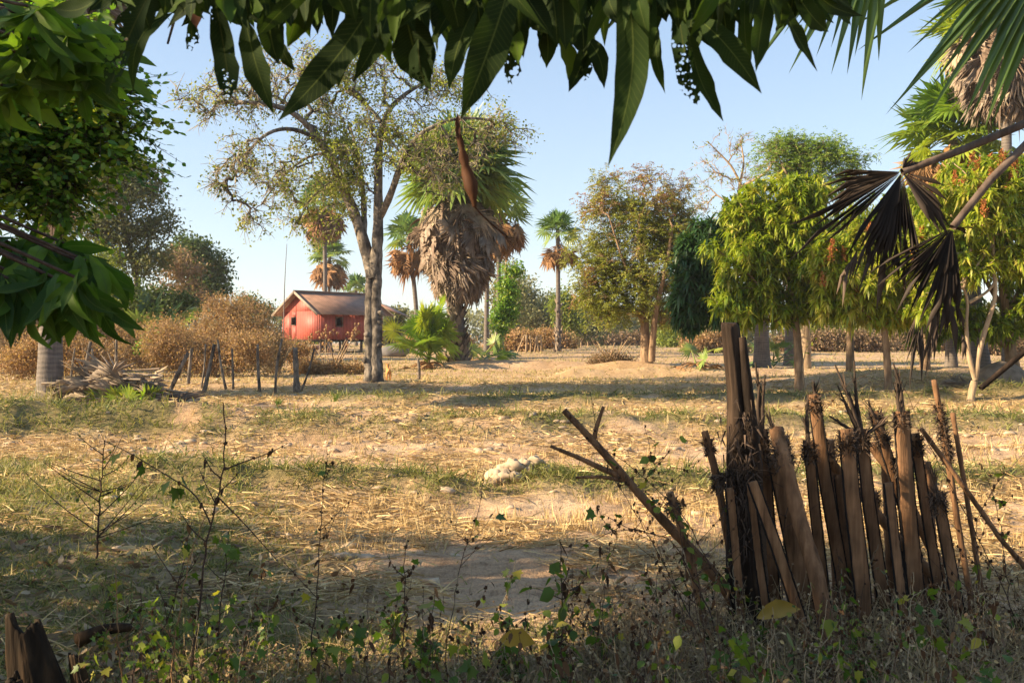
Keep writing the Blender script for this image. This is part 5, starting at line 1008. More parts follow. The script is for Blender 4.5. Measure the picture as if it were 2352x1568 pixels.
    mk([(x0[i], y0[i], x0[i] + ln[i] * math.sin(an[i]), yt[i], rng.uniform(30, 60), dd[i], np.clip(rng.normal(.3, .25), 0, 1)) for i in range(n)], lf)
    # crown goes on overhead; unseen leaves behind the camera are added to block skylight
    n = 120; c = np.array([1.2, -3.2, 2.6]) + rdir(n) * (rng.random((n, 1)) ** .4) * [5.5, 2.6, 2.2]; c = c[(c[:, 1] < -.7) & (c[:, 2] > .3)]
    for c_ in c: a_ = rng.random(7) * 6.28; big_leaves(lf, np.tile(c_, (7, 1)), c_ + np.stack([np.cos(a_), np.sin(a_), rng.normal(-.5, .4, 7)], 1) * .24, .075, seg=3, cross=1)
    n = 450; B = np.stack([rng.uniform(-2.2, 2.6, n), rng.uniform(-2, 2.4, n), rng.uniform(2.75, 3.6, n)], 1); big_leaves(lf, B, B + rdir(n, -1) * .22, .06, seg=4)
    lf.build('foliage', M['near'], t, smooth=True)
    lh = MB(); mk([(352, -30, 243, 232, 80, 1.9, .4), (490, -20, 532, 276, 60, 1.9, .2), (436, 50, 431, 128, 34, 2.2, .3), (1168, 60, 1181, 245, 48, 2.0, .5), (1555, 0, 1611, 297, 56, 1.9, .3), (1590, 20, 1570, 240, 60, 2.0, .3), (960, 90, 990, 230, 60, 2.0, .3), (1355, 120, 1330, 190, 40, 2.1, .2)], lh)
    lh.build('eaten_leaves', M['near_holes'], t, smooth=True)
    ld = MB(); mk([(1051, 262, 1052, 325, 14, 1.72, .1), (450, -10, 452, 66, 34, 2.0, .7), (1205, 30, 1150, 90, 20, 1.9, .9)], ld)
    hb = MB(); q = smooth_path([P(1050, 295, 1.72), P(1062, 345, 1.72), P(1072, 400, 1.73), P(1085, 430, 1.72), P(1090, 475, 1.72)], 12); tubes(hb, q, np.interp(np.linspace(0, 1, 12), [0, .2, .5, .8, 1], [.003, .006, .012, .013, .003]) * (1 + rng.normal(0, .22, 12)), 6, r=.4); tubes(hb, smooth_path([P(1090, 475, 1.72), P(1112, 500, 1.74), P(1165, 545, 1.76)], 7), np.full(7, .0016), 5, r=.2)
    hb.build('curled_dry_leaf', M['near_brown'], t, smooth=True)
    ld.build('dry_leaves', M['near_brown'], t, smooth=True)
overhead()

# ---------------------------------------------------------------- left foliage: mango boughs and a tree with round leaflets
def lands(p):   # where the shadow of a point falls on level ground
    k = p[:, 2] / math.tan(R(SUN_EL)); return p[:, 0] + k * math.cos(R(SUN_B)), p[:, 1] + k * math.sin(R(SUN_B))
def shade_ok(p):  # off-frame crowns are cut to shape the foreground shade edge and sun gaps
    s1 = -p[:, 0] * math.sin(R(SUN_B)) + p[:, 1] * math.cos(R(SUN_B)); q = p[:, 2] + (p[:, 0] * math.cos(R(SUN_B)) + p[:, 1] * math.sin(R(SUN_B))) * math.tan(R(SUN_EL))
    gap = (fbm(s1 * 1.3 + 3, q * 1.3, 14) > .585) & (s1 < 6.9)
    x, y = lands(p); lim = np.interp(x, [-9, -5.5, -4.2, -3.2, -2, -.5, 6], [6.6, 7.2, 8.6, 8.9, 8.3, 8.15, 8.0]); return (y < lim) & ~gap
def left_mango():
    b = np.array([-4.6, 2.6, 0.]); t = thing('mango_tree', 'dark mango foliage hanging into the left side of the view', 'tree', b)
    mb = MB(); trunk = smooth_path([b - [0, 0, .2], b + [0, 0, 1.2], b + [.1, .2, 2.4], b + [0, .3, 3.6]], 10); tubes(mb, trunk, np.linspace(.2, .09, 10), 12)
    lf = MB()
    def whorl(c, n, L, r0, down=-.35, ax=None):
        a = np.arange(n) * 2.4 + rng.random() * 6; d = np.stack([np.cos(a), np.sin(a), rng.normal(down, .35, n)], 1)
        if ax is not None: d = d + ax
        big_leaves(lf, np.tile(c, (n, 1)) + rng.normal(0, .015, (n, 3)), c + nrm(d) * (L * rng.uniform(.7, 1.15, n))[:, None] + [0, 0, -.05], L * .27, r=np.clip(rng.normal(r0, .18, n), 0, 1), seg=8)
    cs = [(200, 600, 3.1), (130, 640, 3.0), (60, 600, 3.2), (20, 640, 3.0), (215, 680, 3.1), (30, 560, 3.3), (240, 625, 3.2), (90, 560, 3.3), (150, 560, 3.4), (180, 640, 2.9), (90, 620, 3.1), (60, 690, 3.0), (160, 690, 3.2),
          (200, 100, 3.3), (120, 60, 3.2), (40, 120, 3.1), (60, 30, 3.3), (180, 160, 3.3), (230, 60, 3.4), (110, 150, 3.2), (20, 200, 3.2), (230, 150, 3.4), (90, 20, 3.0), (160, 20, 3.4), (0, 20, 3.2), (130, 100, 3.2), (70, 90, 3.1), (180, 60, 3.2), (20, 60, 3.3), (60, 170, 3.4)]
    for x, y, d in cs:
        c = P(x, y, d); whorl(c, 11, .165 * rng.uniform(.8, 1.2), .7 if y < 300 else .45, -.55 if y > 500 else -.3); k = smooth_path([trunk[6] + rng.normal(0, .1, 3), (trunk[7] + c) / 2 + [0, .1, .25], c], 8); tubes(mb, k, np.linspace(.018, .005, 8), 5)
    # the rest of the crown, left of the frame, trimmed to shape the shade
    n = 520; c = np.array([-6.2, 3.0, 2.9]) + rdir(n) * (rng.random((n, 1)) ** .4) * [2.9, 3.4, 1.7]; c = c[(c[:, 0] < -.56 * c[:, 1] - 1.2)]; c = c[c[:, 2] > .7]; c = c[shade_ok(c)]
    NN, ch, cnt, n0 = grow([(trunk, 0, 4)], c); wood(mb, NN, ch, cnt, .006, rmax=.06)
    pts, dr = tips_of(NN, ch, (4,)); whorls(lf, pts, dr, 12, .26, .07, .5, 0); pts2, dr2 = tips_of(NN, ch, (2, 3)); whorls(lf, pts2, dr2, 5, .26, .07, .5, 0)
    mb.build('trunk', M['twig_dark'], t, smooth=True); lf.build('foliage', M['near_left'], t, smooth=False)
    t2 = thing('round_leaf_tree', 'tree with fine sprays of small round leaflets behind the left mango foliage', 'tree', (-5.2, 5.6, 0)); mb = MB(); lf = MB()
    b2 = np.array([-5.2, 5.6, 0.]); tr2 = smooth_path([b2 - [0, 0, .2], b2 + [.1, 0, 1.5], b2 + [.4, 0, 3], b2 + [.6, 0, 4.5]], 12); tubes(mb, tr2, np.linspace(.12, .04, 12), 8)
    lobes = [(100, 330, 140, 110), (180, 260, 120, 90), (120, 440, 110, 70), (220, 220, 90, 60), (60, 230, 90, 120), (280, 210, 50, 40), (230, 380, 60, 40), (-60, 350, 120, 160), (100, 80, 130, 80)]
    A = lobe_pts(lobes, 5.4, 185, .9, .45); NN, ch, cnt, n0 = grow([(tr2, 0, 3)], A, arch=.1); wood(mb, NN, ch, cnt, .004, rmax=.03)
    pts, dr = tips_of(NN, ch, (2, 3, 4)); per = 3; m = 9
    ax = nrm(np.repeat(dr, per, 0) + rng.normal(0, .7, (len(pts) * per, 3)) + [.15, 0, 0]); o = np.repeat(pts, per, 0); ln = rng.uniform(.18, .34, len(o)); tt = np.tile(np.linspace(.2, 1, m), len(o))
    O = np.repeat(o, m, 0) + np.repeat(ax * ln[:, None], m, 0) * tt[:, None]; O[:, 2] -= tt ** 2 * np.repeat(ln, m) * .25
    e = o + ax * ln[:, None] - np.stack([0 * ln, 0 * ln, ln * .25], 1); tubes(mb, np.stack([o, (o + e) / 2 + [0, 0, .015], e], 1), np.tile([.0022, .0018, .0012], (len(o), 1)), 3)
    sd = nrm(np.cross(np.repeat(ax, m, 0), [0, 0, 1.])) * np.tile([1, -1, 1, -1, 1, -1, 1, -1, 0], len(o))[:, None]
    leaves(lf, O, sd + np.repeat(ax, m, 0) * .35 + rng.normal(0, .15, O.shape), rng.uniform(.024, .058, len(O)), rng.uniform(.02, .036, len(O)), 'oval', r=np.clip(np.repeat(rng.random(len(o)), m) + rng.normal(0, .2, len(O)), 0, 1), droop=.15)
    mb.build('trunk', M['twig_dark'], t2, smooth=True); lf.build('leaflets', M['round'], t2)
    # a further tree left of the frame that carries the shade up to the field
    b3 = np.array([-8.6, 2.6, 0.]); t3 = thing('mango_tree', 'dense low mango outside the left frame edge that shades the foreground', 'tree', b3); mb = MB(); lf = MB()
    tr3 = smooth_path([b3 - [0, 0, .2], b3 + [0, 0, 1.5], b3 + [0, 0, 3.2]], 8); tubes(mb, tr3, np.linspace(.22, .1, 8), 10); A = np.array([-8.6, 2.2, 3.3]) + rdir(900) * (rng.random((900, 1)) ** .38) * [2.4, 5.0, 2.9]; A = A[(A[:, 0] < -.56 * A[:, 1] - .9) & (A[:, 2] > .5)]; A = A[shade_ok(A)]
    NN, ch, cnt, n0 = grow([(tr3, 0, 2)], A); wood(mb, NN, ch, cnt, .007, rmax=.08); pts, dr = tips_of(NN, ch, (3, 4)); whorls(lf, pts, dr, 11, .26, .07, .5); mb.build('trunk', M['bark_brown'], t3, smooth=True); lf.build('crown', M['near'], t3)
left_mango()

# ---------------------------------------------------------------- fan palm at the right, only its fronds in frame
def near_palm():
    b = np.array([5.6, 4.9, 0.]); t = thing('fan_palm', 'fan palm at the right, its two withered blackened fans hanging into view', 'palm tree', b)
    top = b + [0, 0, 4.3]; mb = MB(); tubes(mb, smooth_path([b - [0, 0, .2], b + [0, 0, 2], top], 10), np.linspace(.26, .2, 10), 16); mb.build('trunk', M['palm_trunk'], t, smooth=True)
    def stalk(pp, r1, r2, mat='petiole'):
        q = smooth_path(pp, 14); m = MB(); tubes(m, q, np.linspace(r1, r2, 14), 7); return m.build('stalk', M[mat], t, smooth=True)
    h1 = P(2072, 395, 4.8); h2 = P(2188, 522, 4.7)
    stalk([top, P(2480, 225, 4.9), P(2352, 292, 4.85), P(2200, 352, 4.8), h1], .032, .018)
    stalk([top, P(2400, 270, 4.85), P(2352, 318, 4.8), P(2290, 375, 4.75), P(2225, 460, 4.7), h2], .032, .018)
    for h, sp in ((h1, [(np.array([-1, .05, -.72]), 9, .54, 9, .06), (np.array([-.5, -.1, -1.]), 13, .36, 9, .1), (np.array([-.1, 0, -1.]), 16, .40, 11, .04), (np.array([.7, 0, -.5]), 24, .22, 8, .45), (np.array([-1, .1, -.05]), 12, .33, 9, .16), (np.array([-1, .1, -.3]), 9, .36, 7, .1), (np.array([.4, 0, .7]), 25, .09, 7, 0)]),
                  (h2, [(np.array([-1, .05, -.75]), 12, .36, 10, .08), (np.array([-.85, -.05, -1.]), 10, .44, 9, .05), (np.array([-.45, -.05, -1.]), 11, .36, 10, .05), (np.array([-.12, 0, -1.]), 9, .40, 9, .03), (np.array([1, 0, -.1]), 12, .10, 6, .2)])):
        m = MB()
        for d, spd, Rf, ns, dp in sp: fan(m, h, d, np.array([0, -1., .15]) + rng.normal(0, .15, 3), Rf, ns, spd, dp, .35, .72, tw=rng.normal(0, .12), ragged=.28, fold=.5)
        for k in range(10): d = nrm([rng.uniform(-.6, .1), 0, -1]); q = h + d * rng.uniform(.3, .5); fan(m, q, nrm(d + [0, 0, -.6]), np.array([0, -1., 0]) + rng.normal(0, .4, 3), rng.uniform(.1, .2), 3, 8, .1, rng.uniform(.5, 1), .5, ragged=.4, fold=.5)
        m.build('dead_fan', M['fan_black'], t)
    # green fans entering at the top edge
    for hub, d, Rf, spd, ns, dmx in ((P(2015, -230, 4.6), np.array([-.42, 0, -1.]), .84, 24, 13, .04), (P(2480, -230, 4.6), np.array([-.95, .1, -1.]), 1.12, 22, 15, .05), (P(2330, -260, 4.9), np.array([.1, 0, -1.]), .78, 26, 12, .05), (P(1985, -210, 5.2), np.array([-1.0, 0, -1.]), .80, 16, 9, .03)):
        m = MB(); fan(m, hub, d, np.array([0.1, -1., .1]), Rf, ns, spd, dmx, .45, .62, tw=0, ragged=.14, fold=.28); m.build('green_fan', M['fan_green'], t)
        stalk([top, (top + hub) / 2 + [0, 0, .25], hub], .035, .018)
    # dark stalk end low at the right edge
    stalk([b + [-.1, 0, 3.1], P(2700, 520, 4.7), P(2480, 700, 4.6), P(2352, 808, 4.6), P(2252, 892, 4.6)], .035, .013, 'post')
    m = MB()
    for i in range(14):
        az = i * 2.4; e = R(rng.uniform(0, 70)); dd = np.array([math.cos(az) * math.cos(e), math.sin(az) * math.cos(e), math.sin(e)])
        if dd[0] > -.2: frond(m, top, dd, 1.1, 1.0, .2, .5, 24, .2)
    m.build('green_fronds', M['fan_green'], t)
near_palm()

# ================================================================ the stake fence
def stake(label, pts, wpx, d, kind='flat', fr=(1,), up=.0, teeth=True, dend=None, group='old palm-stalk stakes of the broken fence', lt=.5):
    """pts: (x, y) from top to bottom in the photograph's frame; the foot is carried on into the soil"""
    K = len(pts); ds = np.linspace(d, dend or d, K); q = [P(x, y, dd) for (x, y), dd in zip(pts, ds)]
    e = q[-1]; dirn = nrm(q[-1] - q[-2]); g = float(gz(e[0], e[1]))
    if e[2] > g - .1: q.append(e + dirn * ((e[2] - g + .12) / max(.2, -dirn[2])))
    b = np.array([q[-1][0], q[-1][1], float(gz(q[-1][0], q[-1][1]))]); t = thing('fence_stake', label, 'stake', b, group)
    n = 40; q = smooth_path(q, n)[::-1]; ww = wpx * d / F / 2 * np.linspace(1.12, 1, n) * (1 + rng.normal(0, .012, n)); T_ = nrm(np.gradient(q, axis=0)); ww = ww * 1.0
    ang = rng.normal(0, .25); sd = nrm(np.cross(T_, np.array([math.sin(ang), -math.cos(ang), 0]))); nm = np.cross(sd, T_)
    if kind == 'flat': prof = [(-1, .05), (-.72, .22), (0, .32), (.72, .22), (1, .05), (.8, -.22), (0, -.34), (-.8, -.22)]
    else: prof = [(math.cos(a), math.sin(a) * .95) for a in np.arange(10) * math.pi / 5]
    pr = np.array(prof); v = q[:, None] + sd[:, None] * (pr[:, 0][None, :, None] * ww[:, None, None]) + nm[:, None] * (pr[:, 1][None, :, None] * ww[:, None, None])
    v += rng.normal(0, .0012, v.shape); k = len(pr); i = np.arange(n - 1)[:, None] * k; j = np.arange(k)[None]; f = np.stack([i + j, i + (j + 1) % k, i + k + (j + 1) % k, i + k + j], -1).reshape(-1, 4)
    mb = MB(); mb.add(v.reshape(-1, 3), f, lt); mb.f.append(np.array([list(range((n - 1) * k, n * k))])); mb.build('shaft', M['stake'], t)
    if kind == 'flat' and teeth:   # dark spiny margins
        mb = MB(); m = 120; h = rng.random(m * 2) * (n - 2); i0 = h.astype(int); fr_ = (h - i0)[:, None]; s = np.repeat([-1., 1.], m)[:, None]
        o = q[i0] * (1 - fr_) + q[i0 + 1] * fr_ + sd[i0] * s * ww[i0][:, None] * .97; leaves(mb, o - T_[i0] * .006, sd[i0] * s + T_[i0] * rng.normal(0, .5, (2 * m, 1)), .010, .014, 'tri', r=.3, droop=0)
        for s_ in (-1., 1.): tubes(mb, q + sd * s_ * ww[:, None] * .99, np.full(n, .0055), 5, r=.2)
        mb.build('spiny_edge', M['edge'], t)
    for hf in fr:    # frayed fibre collars: position along the stake from the foot (0) to the top (1)
        mb = MB(); i0 = min(n - 1, int(hf * (n - 1))); c = q[i0]; m = 170; a = rng.random(m) * 6.28; W_ = ww[i0]
        o = c + sd[i0] * (np.cos(a) * W_ * .9)[:, None] + nm[i0] * (np.sin(a) * W_ * .5)[:, None] + T_[i0] * rng.uniform(-.07, .02, m)[:, None]
        dd = sd[i0] * np.cos(a)[:, None] * .75 + nm[i0] * np.sin(a)[:, None] * .6 + T_[i0] * rng.normal(.25, .6, m)[:, None]
        leaves(mb, o, dd, rng.uniform(.015, .055, m), rng.uniform(.004, .010, m), 'blade', r=rng.random(m), droop=rng.uniform(-.3, .5, m)); mb.build('frayed_fibre', M['fibre'], t)
    if up:     # split spikes standing above the collar
        mb = MB(); 
        for (x, y) in up:
            e = P(x, y, d) ; o = q[-1] - T_[-1] * .05; m = 26; q2 = smooth_path([o, o * .5 + e * .5 + rng.normal(0, .008, 3), e], 10); tubes(mb, q2, np.linspace(.016, .004, 10) * (1 + rng.normal(0, .1, 10)), 6, r=.4)
            tt = rng.random(m) * .8; oo = q2[(tt * 9).astype(int)]; leaves(mb, oo, nrm(e - o) + rng.normal(0, .22, (m, 3)), rng.uniform(.04, .12, m), .008, 'blade', r=rng.random(m), droop=0)
        mb.build('split_spike', M['fibre'], t)
    return t
def fence():
    d = 5.4
    b = G(1712, 5.3); t = thing('fence_post', 'tall blackened cracked wooden post, by far the thickest of the fence', 'post', b, None)
    n = 90; q = smooth_path([b - [0, 0, .15], P(1708, 1100, 5.3), P(1694, 900, 5.3), P(1676, 745, 5.3)], n); z = np.linspace(0, 1, n); k = 48; a = np.arange(k) * 2 * np.pi / k
    rad = np.interp(z, [0, .35, .6, .8, 1], [.085, .088, .078, .052, .045])[:, None] * (1 + .16 * (fbm(np.cos(a) * 2.2 + 5 + 0 * z[:, None], np.sin(a) * 2.2 + z[:, None] * 2.2, 3) - .45) * 2 + .24 * (vnoise(np.cos(a) * 4.5 + 9 + 0 * z[:, None], np.sin(a) * 4.5 + z[:, None] * 3.0, 7) - .5) + .10 * (vnoise(np.cos(a) * 9 + 0 * z[:, None], np.sin(a) * 9 + z[:, None] * 9, 2) - .5))
    v = q[:, None] + np.stack([np.cos(a) * rad, np.sin(a) * rad * .9, 0 * rad + .012 * np.sin(a * 5) * (z[:, None] > .97)], -1); i = np.arange(n - 1)[:, None] * k; j = np.arange(k)[None]
    mb = MB(); mb.add(v.reshape(-1, 3), np.stack([i + j, i + (j + 1) % k, i + k + (j + 1) % k, i + k + j], -1).reshape(-1, 4), .5); mb.f.append(np.array([list(range((n - 1) * k, n * k))])); mb.build('shaft', M['post'], t, smooth=False)
    mb = MB(); q = smooth_path([P(1703, 775, 5.28), P(1718, 900, 5.26), P(1735, 1080, 5.26), P(1742, 1300, 5.26), G(1744, 5.26) - [0, 0, .1]], 24); tubes(mb, q, np.interp(np.linspace(0, 1, 24), [0, .3, 1], [.022, .036, .05]) * (1 + rng.normal(0, .14, 24)), 9, caps=True); mb.build('split_side', M['post'], t)
    mb = MB(); m = 420; h = rng.beta(2, 2, m); o = np.stack([np.interp(h, [0, 1], [P(1712, 1300, 5.2)[0], P(1700, 900, 5.2)[0]]) + rng.normal(0, .05, m), 5.22 + rng.normal(0, .03, m), 1.6 - (1300 - h * 400 - HY) * 5.2 / F], 1)
    leaves(mb, o, rng.normal(0, .35, (m, 3)) + [0, -.15, -.8], rng.uniform(.03, .13, m), rng.uniform(.004, .012, m), 'blade', r=rng.random(m), droop=0); mb.build('frayed_fibre', M['fibre'], t)
    for cc in (P(1672, 1100, 5.22), P(1722, 1085, 5.2)):
        mb = MB(); m = 150; dd = rdir(m) * [1, .6, .8]; leaves(mb, cc + rng.normal(0, .02, (m, 3)), dd, rng.uniform(.03, .09, m), .009, 'blade', r=rng.random(m), droop=.3); mb.build('frayed_fibre', M['fibre'], t)
    stake('thin reddish stake leaning left, left of the blackened post', [(1618, 990), (1648, 1100), (1672, 1240)], 17, 5.35, 'round', (.97, .8), 0)
    stake('pale narrow stake hard against the left side of the blackened post', [(1676, 1120), (1688, 1250), (1700, 1400)], 22, 5.12, 'flat', (), 0, lt=.9)
    stake('dark stake with a tall double frayed spike just right of the blackened post', [(1748, 985), (1762, 1150), (1775, 1340)], 26, 5.45, 'flat', (.98, .93), [(1735, 832), (1757, 860), (1745, 880)])
    stake('slim brown stake between the blackened post and its right neighbour', [(1722, 1110), (1745, 1300), (1760, 1400)], 18, 5.05, 'flat', (), 0)
    stake('pale slanting slat crossing in front of the stakes right of the post', [(1728, 1105), (1782, 1250), (1845, 1440)], 24, 4.95, 'flat', (), 0, lt=1.)
    stake('wide brown stake leaning left, behind the curved round log', [(1780, 1045), (1812, 1200), (1850, 1390)], 36, 5.35, 'flat', (.99,), 0)
    stake('curved round log with a frayed neck leaning towards the camera', [(1783, 985), (1800, 1050), (1838, 1200), (1876, 1320), (1918, 1540)], 33, 5.1, 'round', (.97, .9), [(1768, 950)], dend=4.75)
    stake('slender dark stake with frayed collar and spike, left of the grey one', [(1857, 1010), (1870, 1150), (1890, 1330)], 23, 5.5, 'flat', (.99, .95), [(1856, 905), (1845, 960)])
    stake('grey round-topped stake rising above its left neighbour', [(1868, 905), (1895, 1100), (1932, 1310), (1945, 1400)], 26, 5.65, 'flat', (.99,), [(1869, 880)])
    stake('broad flat stake with a thick frayed collar, widest in the middle of the row', [(1944, 985), (1958, 1150), (1980, 1340), (1988, 1460)], 36, 5.15, 'flat', (.99, .965), 0, lt=.8)
    stake('stake crowned by two tall spread split spikes', [(1978, 985), (1995, 1150), (2022, 1330), (2045, 1450)], 27, 5.4, 'flat', (.98, .95), [(1918, 838), (1962, 828), (1924, 885), (1950, 900), (2040, 965), (1905, 955)])
    stake('dark leaning stake behind, between the spread spikes and the broad square one', [(2006, 945), (2040, 1050), (2080, 1180), (2120, 1330)], 22, 5.8, 'flat', (.98, .9), [(1996, 922)])
    stake('short flat-topped stake below its neighbours', [(2040, 1108), (2056, 1250), (2078, 1430)], 25, 5.1, 'flat', (), 0, lt=.8)
    stake('broad square-topped stake with a ragged brown tuft', [(2070, 944), (2084, 1150), (2108, 1400)], 35, 5.3, 'flat', (.975,), [(2052, 834), (2060, 880)], lt=.6)
    stake('narrow grey stake leaning left behind the square-topped one', [(2100, 995), (2128, 1180), (2165, 1400)], 22, 5.55, 'flat', (.99, .95), 0)
    stake('stake with a dark shredded head near the right end', [(2152, 1130), (2178, 1270), (2212, 1460)], 26, 5.2, 'flat', (.99, .95), [(2138, 1070), (2146, 1085)], lt=.7)
    stake('tall thin dark pole with shredded bark near the right end', [(2145, 872), (2162, 960), (2196, 1180), (2245, 1460)], 13, 5.45, 'round', (.80, .75, .9, .85), 0)
    stake('thin bare pole, rightmost of the upright stakes', [(2188, 948), (2222, 1150), (2268, 1440)], 11, 5.6, 'round', (), 0)
    stake('thin weathered stick between the shredded pole and the rightmost pole', [(2172, 1000), (2195, 1150), (2235, 1430)], 9, 5.5, 'round', (.95,), 0)
    stake('long round rail slanting down to the right behind the stakes, the lower one', [(1886, 1038), (1990, 1150), (2100, 1280), (2230, 1400)], 22, 5.75, 'round', (.99,), 0, group='round rails slanting behind the stakes')
    stake('round rail slanting down to the right behind the stakes, the upper one', [(2000, 1020), (2060, 1100), (2140, 1260), (2215, 1400)], 22, 5.85, 'round', (), 0, group='round rails slanting behind the stakes')
    stake('thin grey stick slanting down to the right edge', [(2116, 984), (2234, 1145), (2300, 1240), (2380, 1330)], 11, 5.35, 'round', (), 0, group='round rails slanting behind the stakes')
    for k_, (x0, y0, x1, w_, dd_) in enumerate([(1700, 1010, 1735, 20, 5.75), (1810, 1060, 1835, 18, 5.8), (1905, 1010, 1925, 22, 5.9), (1925, 1090, 1962, 18, 5.7), (2030, 1000, 2048, 20, 5.95), (2062, 1050, 2090, 16, 5.75), (2128, 1060, 2150, 20, 5.9), (1795, 1130, 1880, 16, 5.6), (2008, 1130, 2020, 18, 5.6)]):
        stake('%s narrow dark stake in the back row, %s' % (['leftmost', 'second', 'third', 'fourth', 'sixth', 'seventh', 'last', 'slanting', 'fifth'][k_], ['right behind the blackened post', 'behind the curved log', 'behind the grey round-topped stake', 'behind the broad collared stake', 'left of the square-topped stake', 'behind the square-topped stake', 'behind the narrow grey stake', 'crossing behind the curved log', 'behind the short flat-topped stake'][k_]), [(x0, y0), ((x0 + x1) / 2, y0 + 160), (x1, 1390)], w_, dd_, 'flat' if k_ % 2 else 'round', (.98,) if k_ % 3 else (), [(x0 - 6, y0 - 60)] if k_ % 3 == 1 else 0, lt=rng.random() * .5, group='narrow stakes of the back row')
    stake('short sawn stake standing in the weeds left of the post', [(1540, 1130), (1566, 1220), (1590, 1300), (1612, 1400)], 17, 5.2, 'round', (.97,), 0, group=None)
fence()
def branch_thing(name, label, cat, branches, d, mat, group=None, extra=None):
    q0 = P(branches[0][0][-1][0], branches[0][0][-1][1], d); b = np.array([q0[0], q0[1], float(gz(q0[0], q0[1]))]); t = thing(name, label, cat, b, group); mb = MB()
    for pts, r1, r2 in branches:
        q = smooth_path([P(x, y, d) for x, y in pts], 4 * len(pts)); tubes(mb, q, np.linspace(r1, r2, len(q)) * (1 + rng.normal(0, .03, len(q))), 9, caps=True)
    mb.build('stem', M[mat], t, smooth=True); return t
branch_thing('cut_branch', 'cut forked branch leaning up to the left, left of the stakes', 'branch', [([(1295, 942), (1363, 1013), (1420, 1078), (1475, 1142), (1546, 1219), (1616, 1290), (1680, 1370), (1720, 1440)], .017, .034), ([(1386, 933), (1370, 980), (1363, 1013)], .009, .014), ([(1264, 1024), (1335, 1053), (1380, 1075), (1424, 1092)], .009, .018), ([(1322, 1096), (1380, 1094), (1430, 1102)], .007, .012)], 5.3, 'stake')

# ================================================================ stump
def stump():
    d = 3.75; b = G(110, d); t = thing('tree_stump', 'dark broken tree stump in the lower left corner', 'stump', b); k = 64; n = 44; a = np.arange(k) * 2 * np.pi / k; z = np.linspace(0, 1, n)
    base = P(150, 1660, d); base[2] = -.1; top = P(58, 1440, d)
    def shell(mb, base, top, r0, r1, ht, seed, jag):
        ax = top - base; q = base + ax * z[:, None]; rad = np.interp(z, [0, .3, 1], [r0 * 1.35, r0, r1])[:, None] * (1 + .45 * (fbm(np.cos(a) * 1.6 + 4 + 0 * z[:, None], np.sin(a) * 1.6 + z[:, None] * 1.2 + 3, seed) - .45) + .22 * (vnoise(np.cos(a) * 5 + 7 + 0 * z[:, None], np.sin(a) * 5 + z[:, None] * 1.1 + 7, seed) - .5) + .1 * (vnoise(np.cos(a) * 11 + 0 * z[:, None], np.sin(a) * 11 + z[:, None] * 5, seed) - .5))
        dirs = np.stack([np.cos(a), np.sin(a) * .8, 0 * a], -1); v = q[:, None] + dirs[None] * rad[..., None]
        rim = jag * (fbm(np.cos(a) * 1.3 + 5, np.sin(a) * 1.3 + 5, seed + 3, 2) * 2.0 - .75 + .16 * vnoise(np.cos(a) * 6 + 9, np.sin(a) * 6 + 9, seed)); v[:, :, 2] += (z ** 2)[:, None] * rim[None]
        inn = v[::-1] - dirs[None] * (rad[::-1] * .38)[..., None] * 1.0; inn = inn[:int(n * .6)]; V = np.concatenate([v, inn]); m = len(V)
        i = np.arange(m - 1)[:, None] * k; j = np.arange(k)[None]; mb.add(V.reshape(-1, 3), np.stack([i + j, i + (j + 1) % k, i + k + (j + 1) % k, i + k + j], -1).reshape(-1, 4), .5)
    mb = MB(); shell(mb, base, top, .125, .062, 1, 4, .10); mb.build('trunk_shell', M['stump'], t)
    mb = MB(); b2 = P(240, 1650, d); b2[2] = -.1; shell(mb, b2, P(172, 1510, d), .06, .026, 1, 9, .05); mb.build('side_shard', M['stump'], t)
    mb = MB(); b2 = P(60, 1660, d - .15); b2[2] = -.1; shell(mb, b2, P(30, 1560, d - .15), .05, .03, 1, 6, .05); mb.build('small_shard', M['stump'], t)
stump()
mb, p0, p1 = petiole_stick('', (180, 1470), (300, 1440), 4.9, .03); tag(mb.build('dead_branch', M['stump'], smooth=True, loc=p0), 'dark rotten branch lying behind the stump', 'branch')

